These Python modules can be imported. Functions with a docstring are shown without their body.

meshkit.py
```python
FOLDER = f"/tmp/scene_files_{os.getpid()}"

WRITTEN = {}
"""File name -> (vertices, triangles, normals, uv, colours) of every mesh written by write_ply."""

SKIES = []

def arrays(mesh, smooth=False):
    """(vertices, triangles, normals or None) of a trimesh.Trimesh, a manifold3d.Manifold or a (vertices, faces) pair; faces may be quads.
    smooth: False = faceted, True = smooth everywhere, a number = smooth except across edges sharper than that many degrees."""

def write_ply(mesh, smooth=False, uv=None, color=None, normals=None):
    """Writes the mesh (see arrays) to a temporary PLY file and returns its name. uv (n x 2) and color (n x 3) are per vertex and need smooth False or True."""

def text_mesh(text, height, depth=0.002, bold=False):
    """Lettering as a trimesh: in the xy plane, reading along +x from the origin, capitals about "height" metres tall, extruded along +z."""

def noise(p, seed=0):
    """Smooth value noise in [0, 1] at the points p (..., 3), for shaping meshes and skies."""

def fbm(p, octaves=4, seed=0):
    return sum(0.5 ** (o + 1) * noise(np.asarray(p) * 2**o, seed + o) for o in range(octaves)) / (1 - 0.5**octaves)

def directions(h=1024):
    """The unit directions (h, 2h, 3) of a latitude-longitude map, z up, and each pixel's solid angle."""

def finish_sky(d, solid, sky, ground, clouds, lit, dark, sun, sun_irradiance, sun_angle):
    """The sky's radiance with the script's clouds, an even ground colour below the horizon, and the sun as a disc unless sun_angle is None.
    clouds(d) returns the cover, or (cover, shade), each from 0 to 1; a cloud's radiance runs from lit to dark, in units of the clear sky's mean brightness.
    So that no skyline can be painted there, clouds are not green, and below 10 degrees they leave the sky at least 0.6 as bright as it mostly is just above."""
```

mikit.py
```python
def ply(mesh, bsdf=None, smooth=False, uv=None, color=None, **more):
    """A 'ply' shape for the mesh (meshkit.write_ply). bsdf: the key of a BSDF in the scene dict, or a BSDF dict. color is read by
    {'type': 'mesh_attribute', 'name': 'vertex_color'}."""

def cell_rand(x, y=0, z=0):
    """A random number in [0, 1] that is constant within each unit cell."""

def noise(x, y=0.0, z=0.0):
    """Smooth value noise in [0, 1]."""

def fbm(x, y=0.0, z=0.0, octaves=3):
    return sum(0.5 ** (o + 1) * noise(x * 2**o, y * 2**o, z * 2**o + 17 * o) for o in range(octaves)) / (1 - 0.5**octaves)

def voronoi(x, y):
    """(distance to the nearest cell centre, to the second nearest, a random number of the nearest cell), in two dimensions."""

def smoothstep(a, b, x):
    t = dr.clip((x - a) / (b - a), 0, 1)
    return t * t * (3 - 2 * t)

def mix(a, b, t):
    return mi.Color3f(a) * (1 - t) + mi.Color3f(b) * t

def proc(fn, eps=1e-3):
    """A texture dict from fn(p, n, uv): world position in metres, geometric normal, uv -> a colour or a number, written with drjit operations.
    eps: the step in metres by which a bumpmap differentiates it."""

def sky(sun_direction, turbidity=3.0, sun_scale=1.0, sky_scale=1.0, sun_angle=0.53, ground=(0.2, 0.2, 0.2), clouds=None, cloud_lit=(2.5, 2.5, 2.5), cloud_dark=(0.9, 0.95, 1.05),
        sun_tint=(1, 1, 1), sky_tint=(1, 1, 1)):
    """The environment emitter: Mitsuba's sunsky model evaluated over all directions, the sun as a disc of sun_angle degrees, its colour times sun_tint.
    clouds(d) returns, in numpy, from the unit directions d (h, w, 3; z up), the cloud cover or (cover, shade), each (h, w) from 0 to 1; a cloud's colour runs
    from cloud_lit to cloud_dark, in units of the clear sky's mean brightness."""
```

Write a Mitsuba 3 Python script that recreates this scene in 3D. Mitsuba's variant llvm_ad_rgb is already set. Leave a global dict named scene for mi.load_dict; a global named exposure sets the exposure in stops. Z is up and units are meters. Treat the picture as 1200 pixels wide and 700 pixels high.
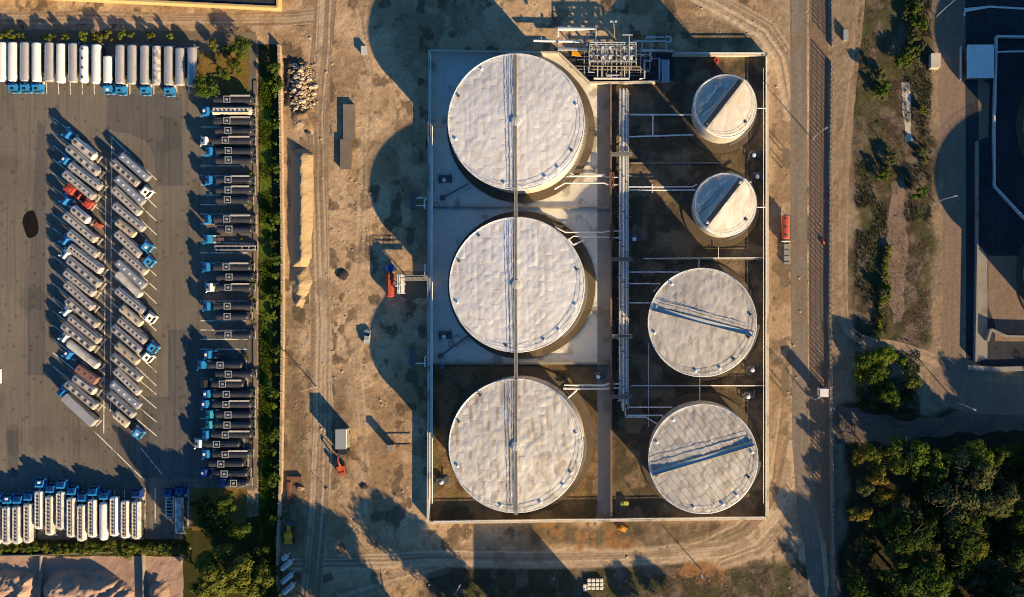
import math, random
import numpy as np, drjit as dr, mitsuba as mi, mikit, meshkit, trimesh
import shapely.geometry as sg
from mikit import proc, fbm, noise, smoothstep, mix, voronoi, cell_rand
T = mi.ScalarTransform4f
scene, labels = {}, {}
# ------------------------------------------------------------------ camera, sky, exposure
CH, SC = 307.0, 0.25                       # camera height, metres per plan unit (a plan grid of 0.25 m)
NX, NY = 742.0, 345.0                      # plan point below the camera
XN, YN = (NX - 600) * SC, (350 - NY) * SC
FPX = CH / SC
scene['camera'] = {'type': 'perspective', 'fov': math.degrees(2 * math.atan(600 / FPX)), 'fov_axis': 'x',
    'principal_point_offset_x': (600 - NX) / 1200, 'principal_point_offset_y': (350 - NY) / 700,
    'near_clip': 1.0, 'far_clip': 5000.0,
    'to_world': T().look_at(origin=[XN, YN, CH], target=[XN, YN, 0], up=[0, 1, 0])}
SUN = (103.0, -118.0, 54.0)
scene['sky'] = mikit.sky(SUN, turbidity=3.0, sun_scale=1.0, sky_scale=0.42, sun_tint=(1.0, 0.99, 0.95), sky_tint=(0.45, 0.98, 1.45))
exposure = 3.05

def P(px, py, z=0.0):
    """plan grid reading at height z -> world x, y"""
    s = (CH - z) / FPX
    return (XN + (px - NX) * s, YN - (py - NY) * s)
def G(pts, z=0.0): return [P(a, b, z) for a, b in pts]

# ------------------------------------------------------------------ materials
def rgb(*c): return {'type': 'rgb', 'value': list(c)}
def mat(name, d): scene['m_' + name] = d; return 'm_' + name
def diffuse(name, c): return mat(name, {'type': 'twosided', 'bsdf': {'type': 'diffuse', 'reflectance': rgb(*c) if isinstance(c, tuple) else proc(c)}})
def paint(name, c, rough=0.35, metallic=0.0, spec=0.5, clear=0.0):
    return mat(name, {'type': 'twosided', 'bsdf': {'type': 'principled', 'base_color': rgb(*c) if isinstance(c, tuple) else proc(c),
        'roughness': rough, 'metallic': metallic, 'specular': spec, 'clearcoat': clear}})
def bumpy(name, fn, h, scale):
    return mat(name, {'type': 'twosided', 'bsdf': {'type': 'bumpmap', 'arbitrary': proc(h, 0.05), 'scale': scale, 'bsdf': {'type': 'diffuse', 'reflectance': proc(fn)}}})
C3 = mi.Color3f
def box_mask(x, y, x0, y0, x1, y1, s):
    return smoothstep(x0 - s, x0 + s, x) * smoothstep(-x1 - s, -x1 + s, -x) * smoothstep(y0 - s, y0 + s, y) * smoothstep(-y1 - s, -y1 + s, -y)

def poly_d(x, y, pts):
    """signed distance (metres) of a ground point from a route, and how far along it lies"""
    best, sd, al, L0 = mi.Float(1e9), mi.Float(0), mi.Float(0), 0.0
    w = [((a - 600) * SC, (350 - b) * SC) for a, b in pts]
    for (ax, ay), (bx, by) in zip(w[:-1], w[1:]):
        dx, dy = bx - ax, by - ay; L = math.hypot(dx, dy); dx, dy = dx / L, dy / L
        t = dr.clip((x - ax) * dx + (y - ay) * dy, 0, L); ex, ey = x - ax - dx * t, y - ay - dy * t
        d = dr.sqrt(ex * ex + ey * ey); sg_ = dr.select(dx * (y - ay) - dy * (x - ax) > 0, 1.0, -1.0)
        sd = dr.select(d < best, d * sg_, sd); al = dr.select(d < best, t + L0, al); best = dr.minimum(best, d); L0 += L
    return sd, al
def arc(pts, n=3):
    q = np.array(pts, float)
    for _ in range(n): q = np.vstack([q[:1]] + [np.array([a * .75 + b * .25, a * .25 + b * .75]) for a, b in zip(q[:-1], q[1:])] + [q[-1:]])
    return [(float(v[0]), float(v[1])) for v in q]
ROUTE_N = arc([(-60, 21), (250, 23), (330, 22), (372, 18), (520, 12)], 1)
ROUTE_W = arc([(384, -20), (374, 100), (372, 250), (377, 420), (378, 520), (372, 600), (362, 720)], 1)
ROUTE_S = arc([(345, 660), (500, 655), (640, 657), (780, 651), (870, 640), (912, 596), (928, 520)], 1)
ROUTE_NE = arc([(760, -40), (850, 10), (912, 45), (930, 130)], 1)
ROUTE_E = arc([(1012, -40), (1004, 40), (996, 120), (988, 200), (987, 340), (990, 384), (1010, 400), (1060, 408), (1090, 420), (1112, 430)], 1)
ROUTE_SE = arc([(846, 660), (905, 640), (940, 570), (942, 420)], 1)
def ruts(x, y, pts, half, seed):
    """(cover, tone) of a worn track along a route"""
    d, al = poly_d(x, y, pts); d = d + 1.2 * (fbm(al * .05, d * .1, seed, 2) - .5)
    cover = smoothstep(-half - .8, -half + 1.0, -dr.abs(d))
    line = noise(d * 1.5, al * .02, seed) * .6 + noise(d * 3.2, al * .03, seed + 5) * .4
    return cover, line
def soil(p, n, uv):
    x, y = p.x * 4 + 600, 350 - p.y * 4
    wx, wy = x + 26 * (fbm(p.x * .09, p.y * .09, 3) - .5), y + 26 * (fbm(p.x * .09, p.y * .09, 9) - .5)
    a, b, c = fbm(p.x * .05, p.y * .05, 1, 4), fbm(p.x * .35, p.y * .35, 2, 4), fbm(p.x * 1.6, p.y * 1.6, 5, 2)
    sand = mix((.30, .205, .125), (.44, .315, .20), smoothstep(.3, .7, a))
    sand = mix(sand, (.25, .17, .105), smoothstep(.5, .68, b) * .7)
    sand = mix(sand, (.56, .42, .28), smoothstep(.48, .68, fbm(p.x * .16, p.y * .16, 31, 4)) * .55)
    grit = fbm(p.x * .30, p.y * .22, 21, 4)
    sand = mix(sand, (.10, .075, .055), smoothstep(.585, .70, grit) * .75)
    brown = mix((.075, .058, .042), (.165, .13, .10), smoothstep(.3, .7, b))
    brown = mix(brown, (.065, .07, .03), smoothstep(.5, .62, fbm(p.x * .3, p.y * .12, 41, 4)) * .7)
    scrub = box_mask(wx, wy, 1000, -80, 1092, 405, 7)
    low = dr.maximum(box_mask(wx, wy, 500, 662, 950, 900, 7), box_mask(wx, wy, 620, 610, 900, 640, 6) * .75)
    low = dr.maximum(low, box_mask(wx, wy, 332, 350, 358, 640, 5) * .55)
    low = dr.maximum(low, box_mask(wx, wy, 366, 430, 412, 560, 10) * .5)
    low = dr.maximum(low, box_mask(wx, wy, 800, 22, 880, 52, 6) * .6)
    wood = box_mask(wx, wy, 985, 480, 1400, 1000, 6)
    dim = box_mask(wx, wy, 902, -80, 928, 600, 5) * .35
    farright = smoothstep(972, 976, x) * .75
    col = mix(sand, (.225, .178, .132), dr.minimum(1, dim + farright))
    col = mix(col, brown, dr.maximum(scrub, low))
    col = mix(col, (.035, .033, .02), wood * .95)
    for pts, half, sd_, am in ((ROUTE_S, 2.6, 3, 1.0), (ROUTE_NE, 3.4, 13, .85), (ROUTE_SE, 2.0, 23, .8), (arc([(760, 652), (850, 628), (902, 585), (915, 480)], 1), 1.4, 27, .6), (arc([(345, 720), (420, 690), (520, 665)], 1), 2.0, 29, .6), (arc([(420, 10), (432, 90), (425, 250), (415, 420), (430, 600)], 0), 1.6, 33, .35)):
        cov, ln = ruts(p.x, p.y, pts, half, sd_)
        col = mix(col, mix((.28, .205, .14), (.54, .43, .31), smoothstep(.3, .7, ln)), cov * am)
    ora = box_mask(wx, wy, 612, 618, 740, 648, 8) + box_mask(wx, wy, 790, 660, 850, 690, 8)
    col = mix(col, (.36, .17, .065), dr.minimum(1, ora) * .6 * smoothstep(.35, .6, b))
    return col * (.78 + .44 * c)
def soil_h(p, n, uv): return fbm(p.x * .6, p.y * .6, 7, 4) + .35 * fbm(p.x * 2.2, p.y * 2.2, 8, 2)
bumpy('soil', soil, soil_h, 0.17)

def road_fn(base, dark, ang_scale=(1.2, .05), amp=.4):
    def f(p, n, uv):
        t = fbm(p.x * ang_scale[0], p.y * ang_scale[1], 3, 3); b = fbm(p.x * .2, p.y * .2, 6, 4); c = noise(p.x * 2.5, p.y * 2.5, 1)
        return mix(mix(base, dark, smoothstep(.4, .7, t) * amp), (.20, .145, .10), smoothstep(.55, .7, b) * .5) * (.85 + .3 * c)
    return f
def rut_h(sx, sy):
    return lambda p, n, uv: fbm(p.x * sx, p.y * sy, 4, 3) + .3 * noise(p.x * 2, p.y * 2, 1)
bumpy('track_ns', road_fn((.33, .225, .14), (.25, .175, .115)), rut_h(1.3, .06), .14)
bumpy('track_ew', road_fn((.33, .225, .14), (.25, .175, .115), (.05, 1.2)), rut_h(.06, 1.3), .14)
def route_fn(pts, base, dark, seed, half=3.0):
    def f(p, n, uv):
        cov, ln = ruts(p.x, p.y, pts, half, seed); b = fbm(p.x * .25, p.y * .25, 6, 4)
        col = mix(dark, base, smoothstep(.28, .72, ln))
        return mix(col, (.19, .135, .09), smoothstep(.55, .7, b) * .5) * (.86 + .28 * noise(p.x * 2.5, p.y * 2.5, 1))
    return f
def route_h(pts, seed, half=3.0): return lambda p, n, uv: fbm(p.x * .9, p.y * .9, 1, 2)
for nm, pts, sd_ in (('track_n', ROUTE_N, 63), ('track_s', ROUTE_S, 3), ('track_w', ROUTE_W, 43), ('track_e', ROUTE_E, 53)): bumpy(nm, route_fn(pts, (.46, .36, .26) if nm != 'track_e' else (.36, .275, .20), (.26, .19, .13), sd_), route_h(pts, sd_), .10)
bumpy('road_grey', road_fn((.215, .185, .155), (.15, .13, .115)), rut_h(1.0, .1), .06)
bumpy('road_pink', road_fn((.23, .17, .135), (.18, .135, .11)), rut_h(1.0, .1), .05)
bumpy('dirt_dark', road_fn((.15, .118, .095), (.10, .085, .072), (.25, .6), .8), rut_h(.4, .9), .14)
bumpy('verge', road_fn((.205, .155, .115), (.21, .125, .09), (.3, .3)), rut_h(1.4, 1.4), .1)

def asphalt_fn(base, joints=0.0):
    def f(p, n, uv):
        a, b, c = fbm(p.x * .06, p.y * .06, 2, 4), fbm(p.x * .9, p.y * .14, 4, 3), noise(p.x * 3, p.y * 3, 1)
        col = C3(base) * (.80 + .4 * a) * (.9 + .2 * b) * (.92 + .16 * c)
        col = mix(col, C3(base) * .62, smoothstep(.62, .72, fbm(p.x * .13, p.y * .10, 12, 4)) * .5)
        st = voronoi(p.x * .33 + 7, p.y * .33)
        col = col * (1 - .35 * smoothstep(-.30 * st[2], -.02, -st[0]) * dr.select(st[2] > .7, 1.0, 0.0))
        tr = noise(p.x * 2.2 + 2 * fbm(p.y * .03, p.x * .03, 2), p.y * .05, 9) 
        col = col * (1 - .16 * smoothstep(.6, .85, tr))
        if joints:
            fx = dr.abs((p.x * .48) - dr.floor(p.x * .48) - .5)
            fy = dr.abs((p.y * .09) - dr.floor(p.y * .09) - .5)
            col = col * (1 - joints * smoothstep(.45, .48, fx)) * (1 - joints * smoothstep(.49, .495, fy))
        return col
    return f
diffuse('asphalt', asphalt_fn((.170, .152, .132), .10))
diffuse('asphalt_dark', asphalt_fn((.118, .114, .113)))
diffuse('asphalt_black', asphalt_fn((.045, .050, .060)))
diffuse('stain', asphalt_fn((.014, .014, .015)))
diffuse('line', lambda p, n, uv: mix((.28, .25, .21), (.66, .62, .56), smoothstep(.25, .45, fbm(p.x * .8, p.y * .8, 2, 3))))

def concrete_fn(base, amt=.35, slab=4.0):
    def f(p, n, uv):
        a, b = fbm(p.x * .12, p.y * .12, 2, 4), fbm(p.x * .7, p.y * .7, 5, 3)
        col = C3(base) * (1 - amt * .5 + amt * a) * (.9 + .2 * b)
        return mix(col, (.16, .13, .095), smoothstep(.60, .75, fbm(p.x * .25, p.y * .25, 9, 4)) * .55)
    return f
diffuse('concrete', concrete_fn((.64, .62, .56), .3))
diffuse('concrete_grey', concrete_fn((.26, .25, .235)))
diffuse('concrete_wall', concrete_fn((.52, .47, .40), .25))
diffuse('concrete_dirty', concrete_fn((.20, .16, .115), .6))
diffuse('concrete_dark', concrete_fn((.105, .085, .062), .6))
diffuse('weathered_wood', concrete_fn((.21, .175, .145), .5))
diffuse('fence_cap', concrete_fn((.42, .33, .22), .3))
diffuse('brick_brown', concrete_fn((.20, .135, .11), .5))
def bund_soil(base, dark, grass):
    def f(p, n, uv):
        b = fbm(p.x * .22, p.y * .22, 3, 4)
        col = mix(base, dark, smoothstep(.35, .62, b))
        col = mix(col, grass, smoothstep(.55, .68, fbm(p.x * .35, p.y * .35, 13, 3)) * .6)
        return col * (.8 + .4 * noise(p.x * 2.3, p.y * 2.3, 1))
    return f
bumpy('bund_soil', bund_soil((.21, .14, .075), (.10, .07, .042), (.13, .11, .04)), soil_h, .18)
bumpy('bund_soil_dark', bund_soil((.20, .15, .098), (.085, .067, .047), (.13, .105, .06)), soil_h, .18)
bumpy('sand_pink', lambda p, n, uv: mix((.33, .22, .17), (.44, .305, .24), fbm(p.x * .3, p.y * .3, 2, 4)), soil_h, .22)
bumpy('sand_heap', lambda p, n, uv: mix((.34, .255, .155), (.42, .32, .20), fbm(p.x * .3, p.y * .3, 2, 4)), soil_h, .25)
diffuse('gravel_dark', lambda p, n, uv: C3(.055, .05, .05) * (.5 + noise(p.x * 2.5, p.y * 2.5, 1)))
diffuse('grass_dark', lambda p, n, uv: mix((.03, .04, .012), (.07, .06, .025), fbm(p.x * .4, p.y * .4, 2, 4)))
diffuse('grass_bright', lambda p, n, uv: mix((.055, .085, .014), (.11, .14, .025), fbm(p.x * .5, p.y * .25, 2, 4)) * (.7 + .6 * noise(p.x * 2.5, p.y * 2.5)))
diffuse('lawn', lambda p, n, uv: mix((.12, .10, .03), (.24, .15, .055), fbm(p.x * .35, p.y * .35, 2, 4)) * (.8 + .4 * noise(p.x * 2.5, p.y * 2.5)))

def roof_fn(base, rust, amt=.42):
    def f(p, n, uv):
        a, b = fbm(p.x * .10, p.y * .10, 2, 4), fbm(p.x * .8, p.y * .25, 5, 4)
        pl = cell_rand(dr.floor(p.x * .52), dr.floor(p.y * .18), 3)
        col = C3(base) * (.82 + .3 * a) * (.93 + .1 * pl)
        return mix(col, rust, smoothstep(.5, .7, b) * amt)
    return f
paint('roof_silver', roof_fn((.78, .78, .79), (.58, .53, .47)), .45, 0.25)
paint('roof_worn', roof_fn((.70, .67, .62), (.42, .34, .26), .7), .5, 0.2)
paint('roof_grey', roof_fn((.56, .53, .49), (.31, .27, .225), .6), .5, 0.2)
paint('roof_bright', roof_fn((.66, .62, .56), (.50, .38, .25)), .4, 0.25)
diffuse('roof_joint', (.12, .105, .09))
paint('tank_wall', roof_fn((.50, .47, .43), (.40, .33, .26)), .4, .15)
paint('steel_pale', (.60, .62, .63), .35, .2)
paint('pipe_white', (.74, .75, .76), .35, .1)
paint('pipe_grey', (.38, .40, .42), .4, .3)
paint('steel_dark', (.10, .105, .115), .5, .2)
paint('grating', (.16, .165, .175), .6, .2)
paint('rust', (.17, .07, .045), .7)
paint('yellow', (.70, .33, .02), .4)
paint('orange', (.42, .085, .04), .5)
paint('red', (.33, .05, .035), .5)
paint('red_dark', (.22, .03, .03), .5)
paint('insul', (.24, .205, .15), .6)
# vehicles
paint('v_white', lambda p, n, uv: C3(.74, .73, .71) * (.85 + .25 * fbm(p.x * .5, p.y * .5, p.z, 3)), .3, 0, .5, .3)
paint('v_alu', lambda p, n, uv: C3(.56, .545, .535) * (.8 + .35 * fbm(p.x * .6, p.y * .6, p.z, 3)), .32, .5)
paint('v_mottled', lambda p, n, uv: mix((.55, .52, .50), (.30, .29, .28), smoothstep(.45, .6, fbm(p.x * 1.2, p.y * 1.2, 3, 3))), .4, .2)
paint('v_bluegrey', (.36, .38, .42), .35, .4)
paint('v_dark', lambda p, n, uv: C3(.045, .047, .058) * (.7 + .6 * fbm(p.x * .7, p.y * .7, p.z, 3)), .38, .3)
paint('v_cream', lambda p, n, uv: C3(.60, .53, .40) * (.8 + .35 * fbm(p.x * .7, p.y * .7, p.z, 3)), .4)
paint('v_maroon', (.20, .11, .095), .5)
paint('deck', lambda p, n, uv: C3(.60, .54, .48) * (.75 + .5 * fbm(p.x * .9, p.y * .9, 1, 3)), .5, .2)
paint('hatch', (.075, .07, .07), .5, .3)
paint('cab_blue', (.015, .17, .42), .3, 0, .5, .5)
paint('cab_navy', (.012, .045, .22), .3, 0, .5, .5)
paint('cab_teal', (.03, .27, .36), .3, 0, .5, .5)
paint('cab_white', (.76, .74, .70), .3, 0, .5, .5)
paint('cab_black', (.025, .025, .028), .3, 0, .5, .5)
paint('glass_dark', (.015, .02, .025), .12)
paint('tyre', (.02, .02, .02), .8)
diffuse('bark', (.10, .075, .055))
LEAF = {'leaf_green': (.075, .115, .022), 'leaf_olive': (.115, .132, .028), 'leaf_dark': (.042, .068, .018), 'leaf_yellow': (.19, .155, .03),
        'leaf_grey': (.095, .105, .045), 'leaf_lime': (.15, .20, .03), 'grass': (.10, .145, .02), 'dry': (.12, .095, .055)}
for k, c in LEAF.items():
    mat(k, {'type': 'principledthin', 'base_color': rgb(*c), 'roughness': .6, 'diff_trans': .5, 'spec_trans': 0.0})

# ------------------------------------------------------------------ mesh helpers
class MB:
    def __init__(s): s.v, s.f, s.n = [], [], 0
    def add(s, v, f):
        v = np.asarray(v, float); f = np.asarray(f, int)
        s.v.append(v); s.f.append(f + s.n); s.n += len(v); return s
    def box(s, x0, x1, y0, y1, z0, z1, m=None):
        v = np.array([[x, y, z] for x in (x0, x1) for y in (y0, y1) for z in (z0, z1)], float)
        if m is not None: v = m(v)
        return s.add(v, [[0, 1, 3], [0, 3, 2], [4, 6, 7], [4, 7, 5], [0, 4, 5], [0, 5, 1], [2, 3, 7], [2, 7, 6], [0, 2, 6], [0, 6, 4], [1, 5, 7], [1, 7, 3]])
    def bar(s, a, b, w, z0, z1):                 # wall-like box between plan points
        a, b = np.array(a, float), np.array(b, float); d = b - a; L = np.hypot(*d); d = d / L; n = np.array([-d[1], d[0]])
        def m(v): return np.column_stack([a[0] + v[:, 0] * d[0] + v[:, 1] * n[0], a[1] + v[:, 0] * d[1] + v[:, 1] * n[1], v[:, 2]])
        return s.box(0, L, -w / 2, w / 2, z0, z1, m)
    def tube(s, pts, r, seg=8, cap=True):
        pts = np.asarray(pts, float); r = np.broadcast_to(np.asarray(r, float), (len(pts),))
        rings = []
        for i, p in enumerate(pts):
            a, b = pts[max(i - 1, 0)], pts[min(i + 1, len(pts) - 1)]
            t = (b - a) / (np.linalg.norm(b - a) + 1e-9)
            if 0 < i < len(pts) - 1:
                t1 = pts[i] - pts[i - 1]; t1 /= np.linalg.norm(t1); k = 1 / max(.5, float(np.dot(t, t1)))
            else: k = 1
            u = np.cross(t, [0, 0, 1.0] if abs(t[2]) < .9 else [1.0, 0, 0]); u /= np.linalg.norm(u); w = np.cross(t, u)
            th = np.arange(seg) * 2 * np.pi / seg
            rings.append(p + r[i] * (k * np.cos(th)[:, None] * u + np.sin(th)[:, None] * w))
        v = np.vstack(rings); f = []
        for i in range(len(pts) - 1):
            for j in range(seg):
                a, b, c, d = i * seg + j, i * seg + (j + 1) % seg, (i + 1) * seg + (j + 1) % seg, (i + 1) * seg + j
                f += [[a, b, c], [a, c, d]]
        if cap:
            v = np.vstack([v, pts[0], pts[-1]]); n = len(v)
            for j in range(seg):
                f.append([n - 2, (j + 1) % seg, j]); o = (len(pts) - 1) * seg; f.append([n - 1, o + j, o + (j + 1) % seg])
        return s.add(v, f)
    def cyl(s, x, y, z0, z1, r, seg=16, r1=None): return s.tube([(x, y, z0), (x, y, z1)], [r, r if r1 is None else r1], seg)
    def lathe(s, prof, seg=64, cx=0, cy=0):
        th = np.arange(seg) * 2 * np.pi / seg; v = []; f = []
        for r, z in prof: v.append(np.column_stack([cx + r * np.cos(th), cy + r * np.sin(th), np.full(seg, z)]))
        for i in range(len(prof) - 1):
            for j in range(seg):
                a, b, c, d = i * seg + j, i * seg + (j + 1) % seg, (i + 1) * seg + (j + 1) % seg, (i + 1) * seg + j
                f += [[a, b, c], [a, c, d]]
        return s.add(np.vstack(v), f)
    def mesh(s): return (np.vstack(s.v), np.vstack(s.f))
    def ply(s, m, smooth=False): return mikit.ply(trimesh.Trimesh(*s.mesh(), process=False), m, smooth=smooth)
    def put(s, name, m, parent=None, smooth=False): return put(name, s.ply(m, smooth), parent)
used = {}
def key_of(name, parent=None):
    base = (parent + '__' if parent else '') + name
    n = used.get(base, 0); used[base] = n + 1
    return base if n == 0 else f'{base}_{n:03d}'
def put(name, d, parent=None, M=None):
    k = key_of(name, parent)
    scene[k] = d if M is None else {**d, 'to_world': M}
    return k
def tag(k, label=None, cat=None, group=None, kind=None):
    e = labels.setdefault(k, {})
    for a, b in (('label', label), ('category', cat), ('group', group), ('kind', kind)):
        if b: e[a] = b
    return k
def thing(name, label, cat, group=None): return tag(key_of(name), label, cat, group)
def place(x, y, z=0, rot=0, s=1.0):
    m = T().translate([x, y, z]).rotate([0, 0, 1], math.degrees(rot))
    return m.scale(s if isinstance(s, (list, tuple)) else [s, s, s]) if s != 1.0 else m
def sheet(name, pts, z, m, parent=None, wob=0.0, step=1.5, seed=0, struct=True):
    """a flat ground sheet from plan points (world xy); wob makes the border uneven"""
    pts = np.array(pts, float); ring = []
    for a, b in zip(pts, np.roll(pts, -1, 0)):
        n = max(1, int(np.hypot(*(b - a)) / step)) if wob else 1
        for i in range(n): ring.append(a + (b - a) * i / n)
    ring = np.array(ring)
    if wob:
        q = np.column_stack([ring * .25, np.full(len(ring), seed + .5)]); q2 = q + [31.7, 11.3, 0]
        ring = ring + wob * 2 * (np.column_stack([meshkit.fbm(q, 3), meshkit.fbm(q2, 3)]) - .5)
    poly = sg.Polygon(ring).buffer(0)
    if poly.geom_type != 'Polygon': poly = max(poly.geoms, key=lambda g: g.area)
    v, f = trimesh.creation.triangulate_polygon(poly, engine='earcut')
    v = np.column_stack([v, np.full(len(v), z)])
    t = trimesh.Trimesh(v, f, process=False)
    if t.face_normals[:, 2].mean() < 0: t.invert()
    k = put(name, mikit.ply(t, m), parent)
    if struct and parent is None: tag(k, kind='structure')
    return k
def strip(pts, w):                           # polyline with widths -> polygon (plan px)
    pts = np.array(pts, float); w = np.broadcast_to(np.asarray(w, float), (len(pts),))
    L, R = [], []
    for i in range(len(pts)):
        t = pts[min(i + 1, len(pts) - 1)] - pts[max(i - 1, 0)]; t /= np.hypot(*t); n = np.array([-t[1], t[0]])
        L.append(pts[i] + n * w[i] / 2); R.append(pts[i] - n * w[i] / 2)
    return L + R[::-1]
ORD = 'first second third fourth fifth sixth seventh eighth ninth tenth eleventh twelfth thirteenth fourteenth fifteenth sixteenth seventeenth eighteenth nineteenth twentieth'.split()
ORD += ['twenty-' + o for o in ORD[:9]] + ['thirtieth'] + ['thirty-' + o for o in ORD[:9]]
R_ = random.Random(5)

# ================================================================== SETTING
g = MB(); g.add([[-700, -700, 0], [800, -700, 0], [800, 700, 0], [-700, 700, 0]], [[0, 1, 2], [0, 2, 3]])
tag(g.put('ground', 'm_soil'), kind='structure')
sheet('dirt_road', G(strip([(-60, 21), (150, 21), (250, 23), (330, 22), (384, 17)], [15, 15, 15, 17, 22])), .012, 'm_track_n', wob=.5)
sheet('dirt_track', G(strip(ROUTE_W, 25)), .02, 'm_track_w', wob=.6)
sheet('dirt_road', G(strip(ROUTE_S, 17)), .016, 'm_track_s', wob=.6)
sheet('paved_road', G(strip([(936, -60), (936, 200), (937, 400), (938, 520), (944, 600), (952, 640), (962, 740)], [20, 19, 19, 19, 19, 19, 20])), .024, 'm_road_grey', wob=.15)
sheet('road_verge', G([(948, -40), (971, -40), (971, 60), (970, 350), (974, 720), (968, 640), (953, 580), (948, 500)]), .008, 'm_verge', wob=.2)
sheet('dirt_track', G(strip(ROUTE_E, 12)), .012, 'm_track_e', wob=.5)
sheet('access_road', G([(1098, -60), (1130, -60), (1131, 110), (1131, 300), (1128, 380), (1130, 420), (1142, 445), (1210, 452), (1300, 455), (1300, 490), (1140, 485), (1090, 470), (1100, 430), (1105, 380), (1105, 200), (1100, 120)]), .016, 'm_road_pink', wob=.25)
sheet('access_road', G([(980, 470), (1000, 480), (1060, 495), (1140, 478), (1300, 480), (1300, 500), (1100, 508), (1040, 520), (980, 520)]), .010, 'm_dirt_dark', wob=2.2)
sheet('bare_patch', G([(1057, 97), (1066, 95), (1068, 120), (1066, 150), (1070, 165), (1062, 168), (1058, 130)]), .02, 'm_concrete_wall', wob=.8, step=.8)
sheet('bare_patch', G([(1044, 212), (1060, 214), (1064, 290), (1056, 380), (1046, 380), (1040, 290)]), .014, 'm_road_pink', wob=1.6, step=1)
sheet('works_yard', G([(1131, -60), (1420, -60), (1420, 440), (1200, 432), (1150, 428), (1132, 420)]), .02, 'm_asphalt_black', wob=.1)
sheet('works_pavement', G([(1158, 300), (1400, 300), (1400, 402), (1166, 400), (1166, 380), (1158, 360)]), .03, 'm_road_pink')
sheet('gravel_verge', G([(1146, 90), (1160, 100), (1158, 160), (1147, 165)]), .03, 'm_concrete_dirty', wob=.3)
sheet('gravel_verge', G([(1145, 285), (1157, 300), (1157, 420), (1145, 425)]), .03, 'm_concrete_grey', wob=.2)
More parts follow.
